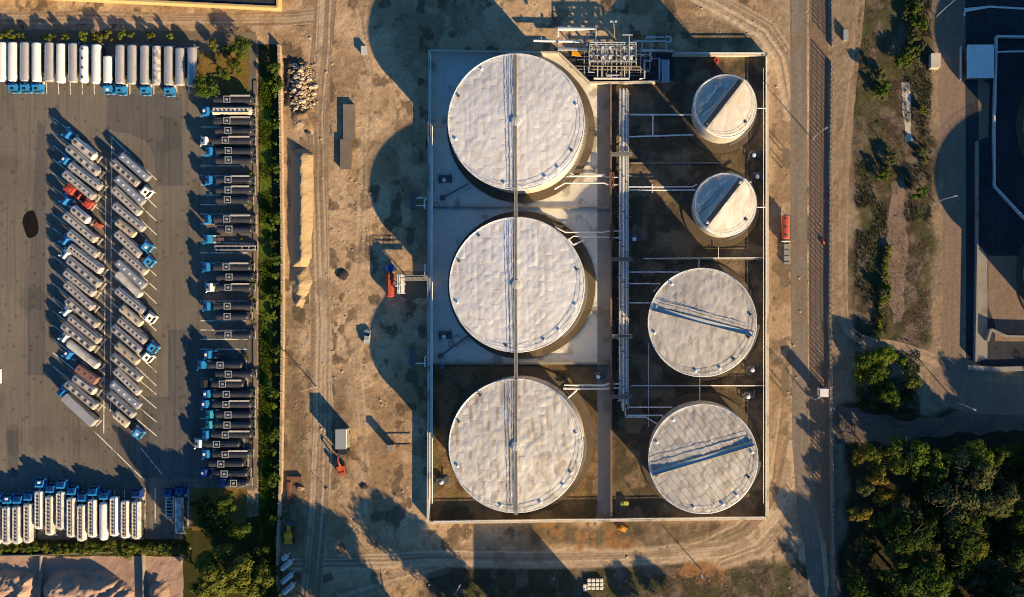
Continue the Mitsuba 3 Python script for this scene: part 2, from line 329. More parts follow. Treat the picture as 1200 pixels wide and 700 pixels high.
# lorry park
yard = sheet('lorry_park', G([(-80, 50), (300, 50), (299, 575), (225, 575), (225, 640), (-80, 640)]), .02, 'm_asphalt')
for q in ([(126, 110), (213, 110), (215, 218), (184, 218), (180, 180), (170, 165), (150, 157), (126, 152)], [(44, 140), (53, 148), (53, 440), (32, 440), (33, 330)],
          [(197, 387), (300, 384), (298, 560), (166, 560), (166, 465), (197, 465)], [(9, 504), (21, 504), (21, 560), (9, 560)]):
    sheet('repair_patch', G(q), .03, 'm_asphalt_dark', yard)
sheet('oil_stain', G([(36 + 9 * math.cos(a) + 1 * math.sin(3 * a), 263 + 16.5 * math.sin(a)) for a in np.arange(0, 6.28, .3)]), .035, 'm_stain', yard, wob=.2, step=.5)
def pline(a, b, w=.30):
    mb = MB(); mb.bar(P(*a), P(*b), w, .03, .042); mb.put('painted_line', 'm_line', yard)
pline((124.5, 186), (121.5, 508)); pline((131, 160), (129.5, 482))
for k in range(20): pline((131, 161 + 16.1 * k), (183.5, 211 + 16.1 * k - (6 if k > 15 else 0)))
for k in range(19): pline((62, 132 + 16.2 * k + 6), (124, 187 + 16.2 * k))
for x in (54.5, 68.5, 82.5, 96.5, 110.5, 152, 180, 207, 221): pline((x, 96), (x + .3, 111))
for y in (137, 149, 183, 194.5, 206, 217, 229, 240, 251, 262.5, 285, 296.5, 308, 353, 376, 387, 398, 409.5, 444, 490.5, 502): pline((235, y), (290, y))
for x in (170, 182, 220.5): pline((x, 572), (x, 618))
for x in (134, 146, 195): pline((x, 574), (x, 584))
pline((165, 525), (190, 556)); pline((110, 505), (166, 560))
# yard kerb / right retaining edge, ditch
mb = MB(); mb.bar(P(299.5, 95), P(299.5, 572), 1.1, 0, .35); tag(mb.put('yard_kerb', 'm_concrete_dirty'), kind='structure')
sheet('gravel_verge', G([(290, 110), (298, 110), (297, 570), (290, 570)]), .03, 'm_concrete_dirty', wob=.25)
sheet('grass_strip', G([(303, 52), (328, 52), (328, 720), (303, 720)]), .014, 'm_grass_dark')
sheet('grass_strip', G([(304.5, 92), (319, 92), (319, 720), (304.5, 720)]), .03, 'm_grass_bright', wob=.3)
sheet('lawn', G([(232, 62), (291, 62), (293, 112), (232, 112)]), .035, 'm_lawn', wob=.2)
sheet('lawn', G([(225, 572), (290, 572), (288, 622), (225, 622)]), .035, 'm_lawn', wob=.2)
sheet('planted_verge', G([(-60, 632), (230, 632), (230, 652), (-60, 652)]), .03, 'm_grass_dark', wob=.4)
sheet('planted_verge', G([(-60, 34), (300, 38), (300, 52), (-60, 49)]), .03, 'm_concrete_dirty', wob=.4)
sheet('planted_verge', G([(215, 620), (328, 600), (328, 760), (215, 760)]), .024, 'm_grass_dark', wob=.4)
sheet('sand_yard', G([(-60, 653), (222, 649), (222, 780), (-60, 780)]), .018, 'm_sand_pink')

# ------------------------------------------------------------------ bund (containment) of the tank farm
sheet('bund_floor', G([(504, 60), (655, 62), (692, 97), (716, 97), (716, 425), (504, 425)]), .03, 'm_concrete')
sheet('bund_floor', G([(700, 97), (717, 97), (717, 608), (700, 608)]), .045, 'm_concrete_grey')
sheet('bund_floor', G([(504, 425), (716, 425), (716, 610), (504, 612)]), .03, 'm_bund_soil')
sheet('bund_floor', G([(717, 97), (790, 97), (790, 62), (900, 63), (900, 608), (717, 608)]), .03, 'm_bund_soil_dark')
sheet('bund_floor', G([(470, 318), (500, 318), (500, 350), (470, 350)]), .03, 'm_concrete_dirty', wob=.3)

def wall(name, label, pts, w, h, m, cap=None, panel=6.0, z=0.0, cat='wall', group=None, top=True):
    """a wall in panels: pts plan readings at its top"""
    k = thing(name, label, cat, group)
    pts = [np.array(P(*p, z + h if top else 0)) for p in pts]
    for a, b in zip(pts[:-1], pts[1:]):
        L = np.hypot(*(b - a)); n = max(1, round(L / panel))
        for i in range(n):
            p, q = a + (b - a) * i / n, a + (b - a) * (i + 1) / n; d = (q - p) / np.hypot(*(q - p)) * .02
            MB().bar(p + d, q - d, w, z, z + h).put('panel', m, k)
            if cap: MB().bar(p, q, w + .12, z + h, z + h + .08).put('coping', cap, k)
    return k
wall('bund_wall', 'long pale concrete wall enclosing the tank farm on its left side', [(503, 59), (501.5, 613)], .5, 2.5, 'm_concrete_wall', 'm_concrete_wall')
wall('bund_wall', 'pale concrete wall along the bottom edge of the tank farm', [(504, 613), (899, 608)], .5, 2.5, 'm_concrete_wall', 'm_concrete_wall')
wall('bund_wall', 'concrete wall along the right edge of the tank farm', [(900, 607), (899.5, 64)], .5, 2.5, 'm_concrete_wall', 'm_concrete_wall')
wall('bund_wall', 'concrete wall along the top of the tank farm, stepping in around the pipe manifold', [(504, 59), (655, 62), (691, 97), (768, 96)], .5, 2.3, 'm_concrete_wall', 'm_concrete_wall')
wall('bund_wall', 'short concrete wall at the top right above the small gabled tank', [(788, 64), (899, 64)], .5, 2.3, 'm_concrete_wall', 'm_concrete_wall')
wall('bund_wall', 'brown dividing wall between the three big tanks and the four smaller tanks', [(716, 98), (716.5, 608)], .4, 2.0, 'm_brick_brown', 'm_brick_brown')
wall('bund_wall', 'low dividing wall between the middle and bottom big tanks', [(506, 426), (715, 426)], .45, 1.2, 'm_concrete_grey', 'm_concrete_grey')
wall('bund_wall', 'low dividing wall between the top and middle big tanks', [(506, 243.5), (715, 243.5)], .45, .7, 'm_concrete_grey', 'm_concrete_grey')
wall('bund_wall', 'thin dividing wall between the small gabled tanks and the two lower grey tanks', [(754, 303.5), (897, 303.5)], .35, 1.2, 'm_concrete_grey', 'm_concrete_grey')
wall('bund_wall', 'thin dividing wall between the two lower grey tanks on the right', [(738, 452.5), (897, 452.5)], .35, 1.2, 'm_concrete_grey', 'm_concrete_grey')
wall('bund_wall', 'low kerb wall between the two small gabled tanks', [(739, 191), (843, 191)], .3, .6, 'm_concrete_grey')
# ------------------------------------------------------------------ storage tanks
def railing(mb, pts, h=1.1, gap=1.6, r=.045):
    pts = np.asarray(pts, float)
    for zz in (h, h * .5): mb.tube(pts + [0, 0, zz], r, 4)
    d = np.r_[0, np.cumsum(np.linalg.norm(np.diff(pts, axis=0), axis=1))]
    for s in np.arange(0, d[-1] + .01, gap):
        q = np.array([np.interp(s, d, pts[:, i]) for i in range(3)]); mb.tube([q, q + [0, 0, h]], r, 4, False)
def storage_tank(label, cx, cy, R, h, Rf, roofm, rise, pw, pl, ang, gapw, bul, seed, gable=None, fm='m_concrete_dirty'):
    k = thing('storage_tank', label, 'storage tank')
    hf = .5
    mb = MB(); mb.lathe([(Rf - .6, 0), (Rf, 0), (Rf, hf), (Rf - .5, hf), (R - .2, hf)], 96, cx, cy); mb.put('foundation_ring', 'm_concrete_dark', k, smooth=40)
    # shell in courses
    ncourse = 6
    if gable is None:
        for i in range(ncourse):
            z0, z1 = hf + (h - hf) * i / ncourse, hf + (h - hf) * (i + 1) / ncourse; rr = R - .01 * i
            MB().lathe([(rr, z0), (rr, z1), (rr - .05, z1)], 96, cx, cy).put('shell_course', 'm_tank_wall', k, smooth=40)
    slope = math.tan(gable[1]) if gable else 0
    gd = np.array([math.cos(gable[0]), math.sin(gable[0])]) if gable else None
    def zr(x, y):
        if gable: return h + slope * (R - np.abs(-x * gd[1] + y * gd[0]))
        r = np.hypot(x, y); return h + rise * (1 - np.minimum(r / R, 1) ** 1.6)
    if gable:
        th = np.arange(97) * 2 * np.pi / 96; x, y = R * np.cos(th), R * np.sin(th); zt = zr(x, y)
        v = np.vstack([np.column_stack([cx + x, cy + y, np.full(97, hf)]), np.column_stack([cx + x, cy + y, zt - .02])])
        MB().add(v, [q for j in range(96) for q in ([j, j + 1, 98 + j], [j, 98 + j, 97 + j])]).put('shell', 'm_tank_wall', k, smooth=40)
    Rr = R + .12
    # roof plates
    ca, sa = math.cos(ang), math.sin(ang)
    nrow = int(R / pw) + 1; rr = random.Random(seed); rows = range(-nrow, nrow + 1)
    nz = lambda x, y, s, o: meshkit.fbm(np.stack([x * s + seed * 7, y * s, np.full_like(x, o)], -1), 3)
    ub = [-Rr - .3]
    while ub[-1] < Rr + .2: ub.append(ub[-1] + pw * rr.uniform(.75, 1.3))
    cells = []
    for a, b in zip(ub[:-1], ub[1:]):
        w = -Rr - rr.uniform(.2, pl)
        while w < Rr + .2: q = w + pl * rr.uniform(.6, 1.5); cells.append((a, b, w, q)); w = q
    for (a_, b_, c_, d_) in cells:
        for _ in (0,):
            u0, u1, w0, w1 = a_ + gapw / 2, b_ - gapw / 2, c_ + gapw / 2, d_ - gapw / 2; pw_, pl_ = u1 - u0, w1 - w0
            nu, nv = max(4, int(pw_ / .4)), max(4, int(pl_ / .5))
            U, W = np.meshgrid(np.linspace(u0, u1, nu), np.linspace(w0, w1, nv), indexing='ij')
            if np.hypot(U, W).min() > Rr: continue
            rad = np.hypot(U, W); sc = np.where(rad > Rr, Rr / np.maximum(rad, 1e-6), 1); U2, W2 = U * sc, W * sc
            X, Y = U2 * ca - W2 * sa, U2 * sa + W2 * ca
            fu, fw = np.linspace(0, 1, nu)[:, None], np.linspace(0, 1, nv)[None]
            pil = (4 * fu * (1 - fu)) * (4 * fw * (1 - fw)) ** .6
            Z = zr(X, Y) + .05 + bul * (pil * rr.uniform(.0, 1.15) - .3) + bul * 2.2 * (nz(X, Y, .45, 3) - .5) + bul * 3.4 * (nz(X, Y, 1.0, 8) - .5) + rr.uniform(-.01, .01) + (fw - .5) * rr.uniform(-.05, .05)
            v = np.column_stack([cx + X.ravel(), cy + Y.ravel(), Z.ravel()])
            f = []
            for a in range(nu - 1):
                for b in range(nv - 1):
                    q = [a * nv + b, (a + 1) * nv + b, (a + 1) * nv + b + 1, a * nv + b + 1]
                    if np.ptp(v[q][:, 0]) + np.ptp(v[q][:, 1]) < 1e-3 or (rad[a, b] > Rr and rad[a + 1, b] > Rr and rad[a + 1, b + 1] > Rr and rad[a, b + 1] > Rr): continue
                    f += [[q[0], q[1], q[2]], [q[0], q[2], q[3]]]
            if len(f) < 2: continue
            t = trimesh.Trimesh(v, f, process=True); cc = trimesh.graph.connected_components(t.face_adjacency, nodes=np.arange(len(t.faces)), min_len=1)
            t.update_faces(np.isin(np.arange(len(t.faces)), max(cc, key=len))); t.remove_unreferenced_vertices()
            if len(t.faces) < 2: continue
            put('roof_plate', mikit.ply(t, roofm, smooth=30), k)
    # underlay, curb angle
    n = 14; v, f = [], []
    rad = np.linspace(0, R - .05, n); th = np.arange(72) * 2 * np.pi / 72
    for r in rad: v.append(np.column_stack([cx + r * np.cos(th), cy + r * np.sin(th), zr(r * np.cos(th), r * np.sin(th)) - .22]))
    for a in range(n - 1):
        for b in range(72): q = [a * 72 + b, a * 72 + (b + 1) % 72, (a + 1) * 72 + (b + 1) % 72, (a + 1) * 72 + b]; f += [[q[0], q[2], q[1]], [q[0], q[3], q[2]]]
    MB().add(np.vstack(v), f).put('roof_deck', 'm_roof_joint', k, smooth=True)
    th = np.linspace(0, 2 * np.pi, 97); x, y = R * np.cos(th), R * np.sin(th)
    ring = np.column_stack([cx + x * (R + .1) / R, cy + y * (R + .1) / R, zr(x, y) - .02])
    MB().tube(ring, .16, 6, False).put('curb_ring', 'm_roof_silver', k, smooth=True)
    mb = MB(); railing(mb, np.column_stack([cx + x * (R - .25) / R, cy + y * (R - .25) / R, zr(x, y)]), 1.1, 2.0, .04); mb.put('handrail', 'm_steel_pale', k)
    return k, zr
BIG = [('top left silver storage tank, the highest of three in a column', 604.7, 142.7, 79.3), ('middle silver storage tank of the three in the left column', 605.6, 333.7, 78.5),
       ('lowest and dirtiest pale storage tank of the three big ones at left', 604.5, 522.5, 78.0)]
BH = 13.5
sc_b = (CH - BH) / FPX
tanks = []
for i, (lab, x, y, r) in enumerate(BIG):
    X, Y = P(x, y, BH)
    k, zr = storage_tank(lab, X, Y, r * sc_b, BH, 21.6, 'm_roof_silver' if i < 2 else 'm_roof_worn', .8, 1.9, 3.0, .03, .0, (.06, .066, .072)[i], i * 2 + 2)
    tanks.append((k, zr, X, Y, r * sc_b))
GB = [('upper small gabled tank at the top right, half its roof in shade', 849.5, 124, 36.4), ('lower small gabled tank beside the pipe rack, below its twin', 849.6, 239.5, 36.2)]
ga = math.radians(52)
for i, (lab, x, y, r) in enumerate(GB):
    X, Y = P(x, y, 14); R = r * (CH - 14) / FPX
    k, zr = storage_tank(lab, X, Y, R, 12.6, 11.3, 'm_roof_bright', 0, 2.2, 4.0, ga, .0, .04, 11 + 2 * i, gable=(ga, math.radians(17)), fm='m_concrete_dark')
    tanks.append((k, zr, X, Y, R))
GR = [('grey tank with a slanting roof walkway, above its twin at lower right', 823, 378, 63, math.radians(-14.5), math.radians(40)), ('lowest right grey tank with cracked looking roof plates and tilted walkway', 824, 538, 63.5, math.radians(16.5), math.radians(38))]
for i, (lab, x, y, r, wa, pa) in enumerate(GR):
    X, Y = P(x, y, 12.5); R = r * (CH - 12.5) / FPX
    k, zr = storage_tank(lab, X, Y, R, 12.5, 17.6, 'm_roof_grey', .7, 1.7, 4.0, pa, .0 if i == 0 else .10, .065, 20 + i, fm='m_concrete_dark')
    tanks.append((k, zr, X, Y, R))
# roof fittings
rf = random.Random(3)
for ti, (k, zr, X, Y, R) in enumerate(tanks):
    for a in ([2.2, 2.75, 3.4, 5.9, 5.5, 5.1, .2, 4.5] if R > 15 else [3.9, 5.6, .9]):
        a += rf.uniform(-.1, .1); x, y = (R - 1.4) * math.cos(a), (R - 1.4) * math.sin(a); z = float(zr(x, y))
        mb = MB(); mb.cyl(X + x, Y + y, z, z + .35, .3, 10); mb.cyl(X + x, Y + y, z + .35, z + .5, .48, 10, .2)
        mb.put('roof_vent', 'm_pipe_white' if rf.random() < .6 else 'm_steel_dark', k, smooth=30)
    if ti < 3:
        z = float(zr(0, 0)); mb = MB(); mb.cyl(X, Y, z - .1, z + .4, 1.2, 24); mb.cyl(X, Y, z + .4, z + .55, 1.3, 24, .5); mb.put('centre_vent', 'm_steel_pale', k, smooth=30)
    # stair on the sunny side of the shell
    mb = MB(); n = 46
    a0 = -.9 if ti < 3 else -1.3
    for s in range(n):
        a = a0 + s * (.42 / R); z = .6 + (12.0 - .2) * s / n
        c, sn = math.cos(a), math.sin(a)
        mb.box(R + .05, R + .95, -.16, .16, z, z + .05, lambda v: np.column_stack([X + v[:, 0] * c - v[:, 1] * sn, Y + v[:, 0] * sn + v[:, 1] * c, v[:, 2]]))
    aa = a0 + np.arange(n) * (.42 / R)
    railing(mb, np.column_stack([X + (R + .95) * np.cos(aa), Y + (R + .95) * np.sin(aa), .6 + 11.8 * np.arange(n) / n]), 1.0, 2.0, .03)
    mb.put('stair', 'm_grating', k)
def walkway(k, a, b, zs, w, side, m='m_grating', legs=1.5, sides=(-1, 1)):
    a, b = np.array(a), np.array(b); d = (b - a) / np.hypot(*(b - a)); n = np.array([-d[1], d[0]]); L = np.hypot(*(b - a))
    N = max(2, int(L / 2)); q = np.linspace(0, 1, N)
    mb = MB()
    for i in range(N - 1):
        p, r = a + (b - a) * q[i], a + (b - a) * q[i + 1]; v = [[*q2, zs(q2) if callable(zs) else zs] for q2 in (p + n * w / 2, p - n * w / 2, r - n * w / 2, r + n * w / 2)]
        v += [[x, y, z - .15] for x, y, z in v]
        mb.add(v, [[0, 1, 2], [0, 2, 3], [4, 6, 5], [4, 7, 6], [0, 4, 5], [0, 5, 1], [1, 5, 6], [1, 6, 2], [2, 6, 7], [2, 7, 3], [3, 7, 4], [3, 4, 0]])
    mb.put('walkway', m, k)
    for s in sides:
        mb = MB(); pts = [[*(a + (b - a) * t + n * s * w / 2), (zs(a + (b - a) * t) if callable(zs) else zs)] for t in np.linspace(0, 1, N)]
        railing(mb, pts, 1.1, legs, .05)
        mb.put('walkway_rail', side, k)
for (k, zr, X, Y, R) in tanks[3:5]:
    d = np.array([math.cos(ga), math.sin(ga)]); n = np.array([-d[1], d[0]])
    c = np.array([X, Y])
    walkway(k, c - d * (R - .5) + n * .85, c + d * (R - .5) + n * .85, lambda p: float(zr(p[0] - X, p[1] - Y)) + .18, 1.5, 'm_steel_dark', 'm_steel_dark')
    for o in (2.4, 3.3, 4.2):
        L = math.sqrt(R * R - o * o) - 1; pts = [np.array([*(c + d * s + n * (o + .9 * (s < -2) * (-s - 2) * .25)), 0]) for s in np.linspace(-L * .95, L * .5, 8)]
        for q in pts: q[2] = float(zr(q[0] - X, q[1] - Y)) + .25
        MB().tube(pts, .07, 5).put('roof_pipe', 'm_steel_dark', k)
for (k, zr, X, Y, R), spec in zip(tanks[5:7], GR):
    wa = spec[4]; d = np.array([math.cos(wa), math.sin(wa)]); c = np.array([X, Y]); n = np.array([-d[1], d[0]])
    o = n * .4
    walkway(k, c - d * (R - .3) + o, c + d * (R - .3) + o, lambda p: float(zr(p[0] - X, p[1] - Y)) + .30, 1.2, 'm_hatch', 'm_steel_pale', 6.0, (1,))
    mb = MB(); mb.bar(c - d * (R - .3) + o - n * .66, c + d * (R - .3) + o - n * .66, .06, 12.5, 13.75); mb.put('kick_plate', 'm_steel_dark', k)
    for s in (2.8,):
        pts = [np.array([*(c + d * t + n * s), 0]) for t in np.linspace(-R * .93, R * .7, 8)]
        for q in pts: q[2] = float(zr(q[0] - X, q[1] - Y)) + .25
        MB().tube(pts, .06, 5).put('roof_pipe', 'm_steel_dark' if s != 2.8 else 'm_steel_pale', k)
# catwalk over the three big tanks
cw = thing('tank_catwalk', 'long narrow catwalk with handrails running over all three big tanks', 'walkway')
a, b = np.array(P(604, 64, 14.5)), np.array(P(605, 604, 14.5))
def cat_z(p):
    z = 13.75
    for (k_, zr_, X_, Y_, R_k) in tanks[:3]:
        if math.hypot(p[0] - X_, p[1] - Y_) < R_k: z = max(z, float(zr_(p[0] - X_, p[1] - Y_)) + .3)
    return z
walkway(cw, a, b, cat_z, .75, 'm_concrete_grey', 'm_grating', 3.0)
mb = MB()
for t in np.linspace(.02, .98, 28):
    q = a + (b - a) * t
    for s in (-.5, .5): mb.tube([(q[0] + s * .7, q[1], 13.4), (q[0] + s * .7, q[1], cat_z(q) - .02)], .06, 4)
mb.put('trestle', 'm_steel_pale', cw)
# ------------------------------------------------------------------ pipework
def pipe(k, pts, r, z, m='m_pipe_white', name='pipe', seg=8, ends=False):
    q = []
    for p in pts:
        zz = p[2] if len(p) > 2 else z; q.append((*P(p[0], p[1], zz), zz))
    if ends: q = [(*q[0][:2], .1)] + q + [(*q[-1][:2], .1)]
    return MB().tube(q, r, seg).put(name, m, k, smooth=50)
rack = thing('pipe_rack', 'long rack of parallel pale pipes running down between the two groups of tanks', 'pipe rack')
for i, x in enumerate((726.3, 728.7, 730.6, 732.4, 734.3, 736.3)):
    pipe(rack, [(x, 104 + (i % 2) * 2), (x, [470, 478, 482, 478, 474, 480][i])], [.26, .2, .24, .17, .24, .2][i], 2.0 + .05 * (i % 3), ['m_steel_pale', 'm_pipe_grey', 'm_pipe_white', 'm_pipe_grey', 'm_steel_pale', 'm_pipe_grey'][i])
for i, x in enumerate((726.3, 730.6, 734.3)):
    for y in range(118 + i * 7, 470, 41):
        q = P(x, y, 2.0); MB().tube([(q[0], q[1] - .12, 2.04), (q[0], q[1] + .12, 2.04)], .42, 10).put('flange', 'm_steel_dark', rack)
for y in list(range(110, 480, 24)):
    mb = MB(); a, b = P(723.5, y, 1.6), P(739, y, 1.6); mb.bar(a, b, .3, 1.5, 1.72)
    for q in (a, b): mb.box(q[0] - .15, q[0] + .15, q[1] - .15, q[1] + .15, 0, 1.5)
    mb.put('support', 'm_concrete_grey', rack)
for y in (181, 304, 394, 465):
    mb = MB(); mb.bar(P(717, y, 3.2), P(741, y, 3.2), 1.1, 2.9, 3.1); railing(mb, [(*P(717, y - 2, 3.1), 3.1), (*P(741, y - 2, 3.1), 3.1)], 1, 1.2); railing(mb, [(*P(717, y + 2, 3.1), 3.1), (*P(741, y + 2, 3.1), 3.1)], 1, 1.2)
    mb.put('crossing_step', 'm_grating', rack)
BR = [('pale branch pipes from the rack to the upper gabled tank, joined by a cross pipe', [[(736, 134.5), (812, 134.5)], [(736, 160.5), (813, 158)], [(765, 135), (765, 159)]], .22),
      ('pair of pale branch pipes from the rack to the lower gabled tank', [[(736, 219), (812, 219), (817, 216)], [(736, 223), (815, 223)], [(764.5, 216), (764.5, 226)]], .2),
      ('two thin branch pipes from the rack to the upper grey tank', [[(735, 319), (796, 319)], [(735, 332.5), (774, 332.5), (766, 342)]], .18),
      ('single short branch pipe from the rack to the left side of the upper grey tank', [[(735, 355), (762, 355)]], .18),
      ('branch pipes fanning from the rack end to the lowest right grey tank', [[(735, 477.5), (788, 477.5)], [(735, 487), (776, 487), (779, 491)], [(733, 489), (757, 489), (770, 497)], [(733, 478), (733, 488)]], .2),
      ('two pale pipes from the rack to the lower right side of the top big tank', [[(733, 208), (710, 208), (709, 205.5), (664, 207), (672, 205), (662, 198)], [(733, 216.5), (712, 216.5), (708, 214.5), (662, 215), (650, 222)]], .2),
      ('pale pipes from the rack to the upper right side of the middle big tank', [[(733, 271), (712, 271), (707, 272.5), (663, 272.5), (650, 266)], [(733, 279), (700, 278), (672, 277), (666, 281), (672, 287), (686, 281)]], .2),
      ('two thick pale pipes from the rack to the bottom big tank', [[(732, 450), (712, 450), (708, 452), (661, 451.5)], [(731, 455), (714, 455), (710, 456), (660, 455.5)], [(676, 457), (665, 467)]], .26)]
for lab, runs, r in BR:
    k = thing('branch_pipes', lab, 'pipe')
    for run in runs: pipe(k, run, r, 1.7)
    mb = MB()
    for run in runs:
        for t in np.linspace(.15, .85, 4):
            q = np.array(run[0]) + (np.array(run[1]) - run[0]) * t; x, y = P(q[0], q[1], 1.6); mb.box(x - .15, x + .15, y - .25, y + .25, 0, 1.45)
    mb.put('support', 'm_concrete_grey', k)
for i, (y, lab) in enumerate([(211, 'rust brown pipe crossing frame beside the top big tank'), (273, 'rust brown pipe crossing frame beside the middle big tank'), (454, 'dark red pipe crossing frame beside the bottom big tank')]):
    k = thing('crossing_frame', lab, 'frame')
    for dx in (-2, 2):
        mb = MB(); mb.bar(P(717 + dx, y - 9, 3), P(717 + dx, y + 9, 3), .35, 2.6, 3.0); mb.put('beam', 'm_rust', k)
    for dy in (-8, 0, 8):
        mb = MB(); mb.bar(P(714.5, y + dy, 3), P(719.5, y + dy, 3), .3, 2.55, 2.95)
        for dx in (-2, 2): x, z = P(717 + dx, y + dy, 2); mb.box(x - .12, x + .12, z - .12, z + .12, 0, 2.6)
        mb.put('leg_frame', 'm_rust', k)
k = thing('wall_pipes', 'pale pipes running along the outside of the left wall of the tank farm', 'pipe')
for run, r, z in (([(506.5, 146, 3.0), (506.5, 590, 3.0)], .22, 3), ([(504.8, 62, 2.8), (504.8, 560, 2.8)], .12, 3), ([(500, 310), (498, 310), (498, 322), (500, 322)], .18, 2), ([(497.5, 245), (497.5, 235), (500, 233)], .2, 2.4), ([(498, 430), (498, 419), (500, 417)], .2, 2.4)): pipe(k, run, r, z)
k = thing('wall_pipes', 'pale pipes running along the right wall of the tank farm', 'pipe')
for run, r, z in (([(897.5, 66), (897.5, 605)], .16, 2.9), ([(894.8, 80), (894.8, 590)], .12, 2.2), ([(888, 127), (898, 127)], .16, 3), ([(887, 243), (897, 243)], .16, 3), ([(880, 213), (872, 219)], .2, 3)): pipe(k, run, r, z)
k = thing('wall_pipes', 'thin pale pipe on the bottom wall of the tank farm', 'pipe')
pipe(k, [(508, 611), (897, 606)], .12, 2.75)
k = thing('wall_pipes', 'thin pale pipe on top of the upper wall beside the upper gabled tank', 'pipe')
pipe(k, [(790, 62), (895, 62)], .16, 2.8)
k = thing('drain_pipe', 'thin pipe across the bund floor between the lower gabled tank and the upper grey tank', 'pipe')
pipe(k, [(754, 303), (895, 302)], .12, 1.5); pipe(k, [(842, 290), (842, 303)], .12, 1.5); pipe(k, [(819, 304), (819, 315)], .12, 1.5)
k = thing('drain_pipe', 'thin pipe across the bund floor above the lowest right grey tank', 'pipe')
pipe(k, [(740, 452, 1.5), (896, 452, 1.5)], .13, 1.5); pipe(k, [(820, 440), (820, 470)], .12, 1.5); pipe(k, [(760, 402), (760, 500)], .1, 1.4)
k = thing('drain_pipe', 'dark thin pipe from the left wall towards the top of the middle big tank', 'pipe')
pipe(k, [(505, 243, 1.4), (524, 243, 1.4)], .1, 1.4, 'm_steel_dark'); pipe(k, [(504, 149, 1.2), (526, 149, 1.2)], .1, 1.2, 'm_steel_dark')
for i, (x0, y0, x1, y1, lab) in enumerate([(519, 232, 549, 215.5, 'dark foot pipe at the lower left of the top big tank'), (517, 417, 548, 394, 'dark foot pipe at the lower left of the middle big tank'), (519, 430, 547, 457, 'dark foot pipe at the upper left of the bottom big tank')]):
    k = thing('foot_pipe', lab, 'pipe'); pipe(k, [(x0, y0), (x1, y1)], .2, .7, 'm_steel_dark')
    x, y = P(x0, y0); mb = MB(); mb.box(x - .7, x + .7, y - .7, y + .7, 0.03, 1.0); mb.put('valve_box', 'm_steel_dark', k)
# pumps and instruments inside the bund
def pump(px, py, lab, m='m_steel_dark', dome='m_pipe_white'):
    k = thing('pump_skid', lab, 'pump'); x, y = P(px, py)
    mb = MB(); mb.box(x - 1.9, x + 1.9, y - 1.1, y + 1.1, .03, .35); mb.put('base', m, k)
    mb = MB(); mb.tube([(x - 1.4, y + .5, .9), (x + .5, y + .5, .9)], .5, 12); mb.put('motor', m, k, smooth=40)
    mb = MB(); mb.cyl(x - .2, y - .4, .35, 1.5, .55, 14); mb.cyl(x - .2, y - .4, 1.5, 1.75, .6, 14, .15); mb.put('filter', dome, k, smooth=40)
    mb = MB(); mb.tube([(x - .2, y - .4, 1.0), (x + 1.6, y - .4, 1.0), (x + 1.6, y + 1.8, 1.0)], .14, 6); mb.tube([(x - 1.8, y + .9, .8), (x - 1.8, y - 1.5, .8), (x - .4, y - 1.5, .8)], .1, 6); mb.put('pipe', m, k)
for px, py, lab in ((522, 210, 'dark pump skid on the pale floor left of the top big tank'), (522, 393, 'dark pump skid on the pale floor left of the middle big tank'), (519, 563, 'pump skid with pale dome left of the bottom big tank'),
                    (884, 181, 'pump skid by the right wall below the upper gabled tank'), (888, 206, 'pump skid by the right wall above the lower gabled tank'), (882, 432, 'pump skid by the right wall below the upper grey tank'), (877, 463, 'pump skid by the right wall above the lowest grey tank'), (744, 279, 'pale vessel skid just right of the pipe rack'), (702, 440, 'pump skid beside the brown wall above the thick pipes')): pump(px, py, lab)
# ------------------------------------------------------------------ pipe manifold
sheet('manifold_pit', G([(658, 62), (690, 62), (790, 62), (790, 95), (692, 95)]), .03, 'm_asphalt_black')
man = thing('pipe_manifold', 'dense manifold of pale pipes on steel frames at the top of the tank farm', 'pipe manifold')
U = lambda X, Y: (620 + X / 6, Y / 6)
paint('pipe_steel', (.42, .45, .48), .4, .35)
def mp(pts, r, z, m='m_pipe_steel'): pipe(man, [(*U(p[0], p[1]), *(p[2:] if len(p) > 2 else ())) for p in pts], r, z, m)
mp([(33, 287), (365, 292)], .38, 3.2, 'm_pipe_white'); mp([(85, 260), (85, 285)], .2, 3.2); mp([(120, 265), (120, 285)], .15, 3.2); mp([(240, 255), (240, 290)], .2, 3.4)
mp([(203, 258), (203, 203), (470, 203), (470, 330)], .33, 5.2, 'm_pipe_white'); mp([(205, 298), (205, 345), (425, 350)], .3, 3.6); mp([(405, 320), (408, 237), (470, 235)], .26, 4.6)
for Y, r, z in ((297, .2, 6), (312, .13, 6), (342, .28, 4.5), (390, .2, 4), (428, .26, 3.5), (325, .12, 5.6)): mp([(430, Y), (750, Y + 2)], r, z)
for i, X in enumerate((440, 478, 508, 548, 575, 612, 648, 668, 702, 750)):
    mp([(X, 298), (X, 432)], .2 if i % 2 else .24, 5.0 + .3 * (i % 3))
    if i not in (0, 9): mp([(X + 3, 440), (X + 3, 548)], .18, 2.2, 'm_steel_pale' if i % 3 else 'm_insul')
mp([(715, 312), (740, 290), (965, 290), (965, 356), (1018, 360)], .26, 4); mp([(825, 292), (825, 262), (905, 262), (950, 262)], .22, 4); mp([(960, 255), (995, 262), (998, 292), (965, 302)], .28, 4)
mp([(795, 300), (795, 354), (962, 356)], .2, 3.2, 'm_steel_pale'); mp([(860, 300), (860, 412), (918, 412), (916, 565), (868, 572)], .18, 2.4, 'm_pipe_grey')
mp([(750, 310), (750, 430)], .2, 5); mp([(418, 475), (420, 508), (460, 510)], .2, 2.5); mp([(420, 380), (420, 432), (460, 432)], .2, 3)
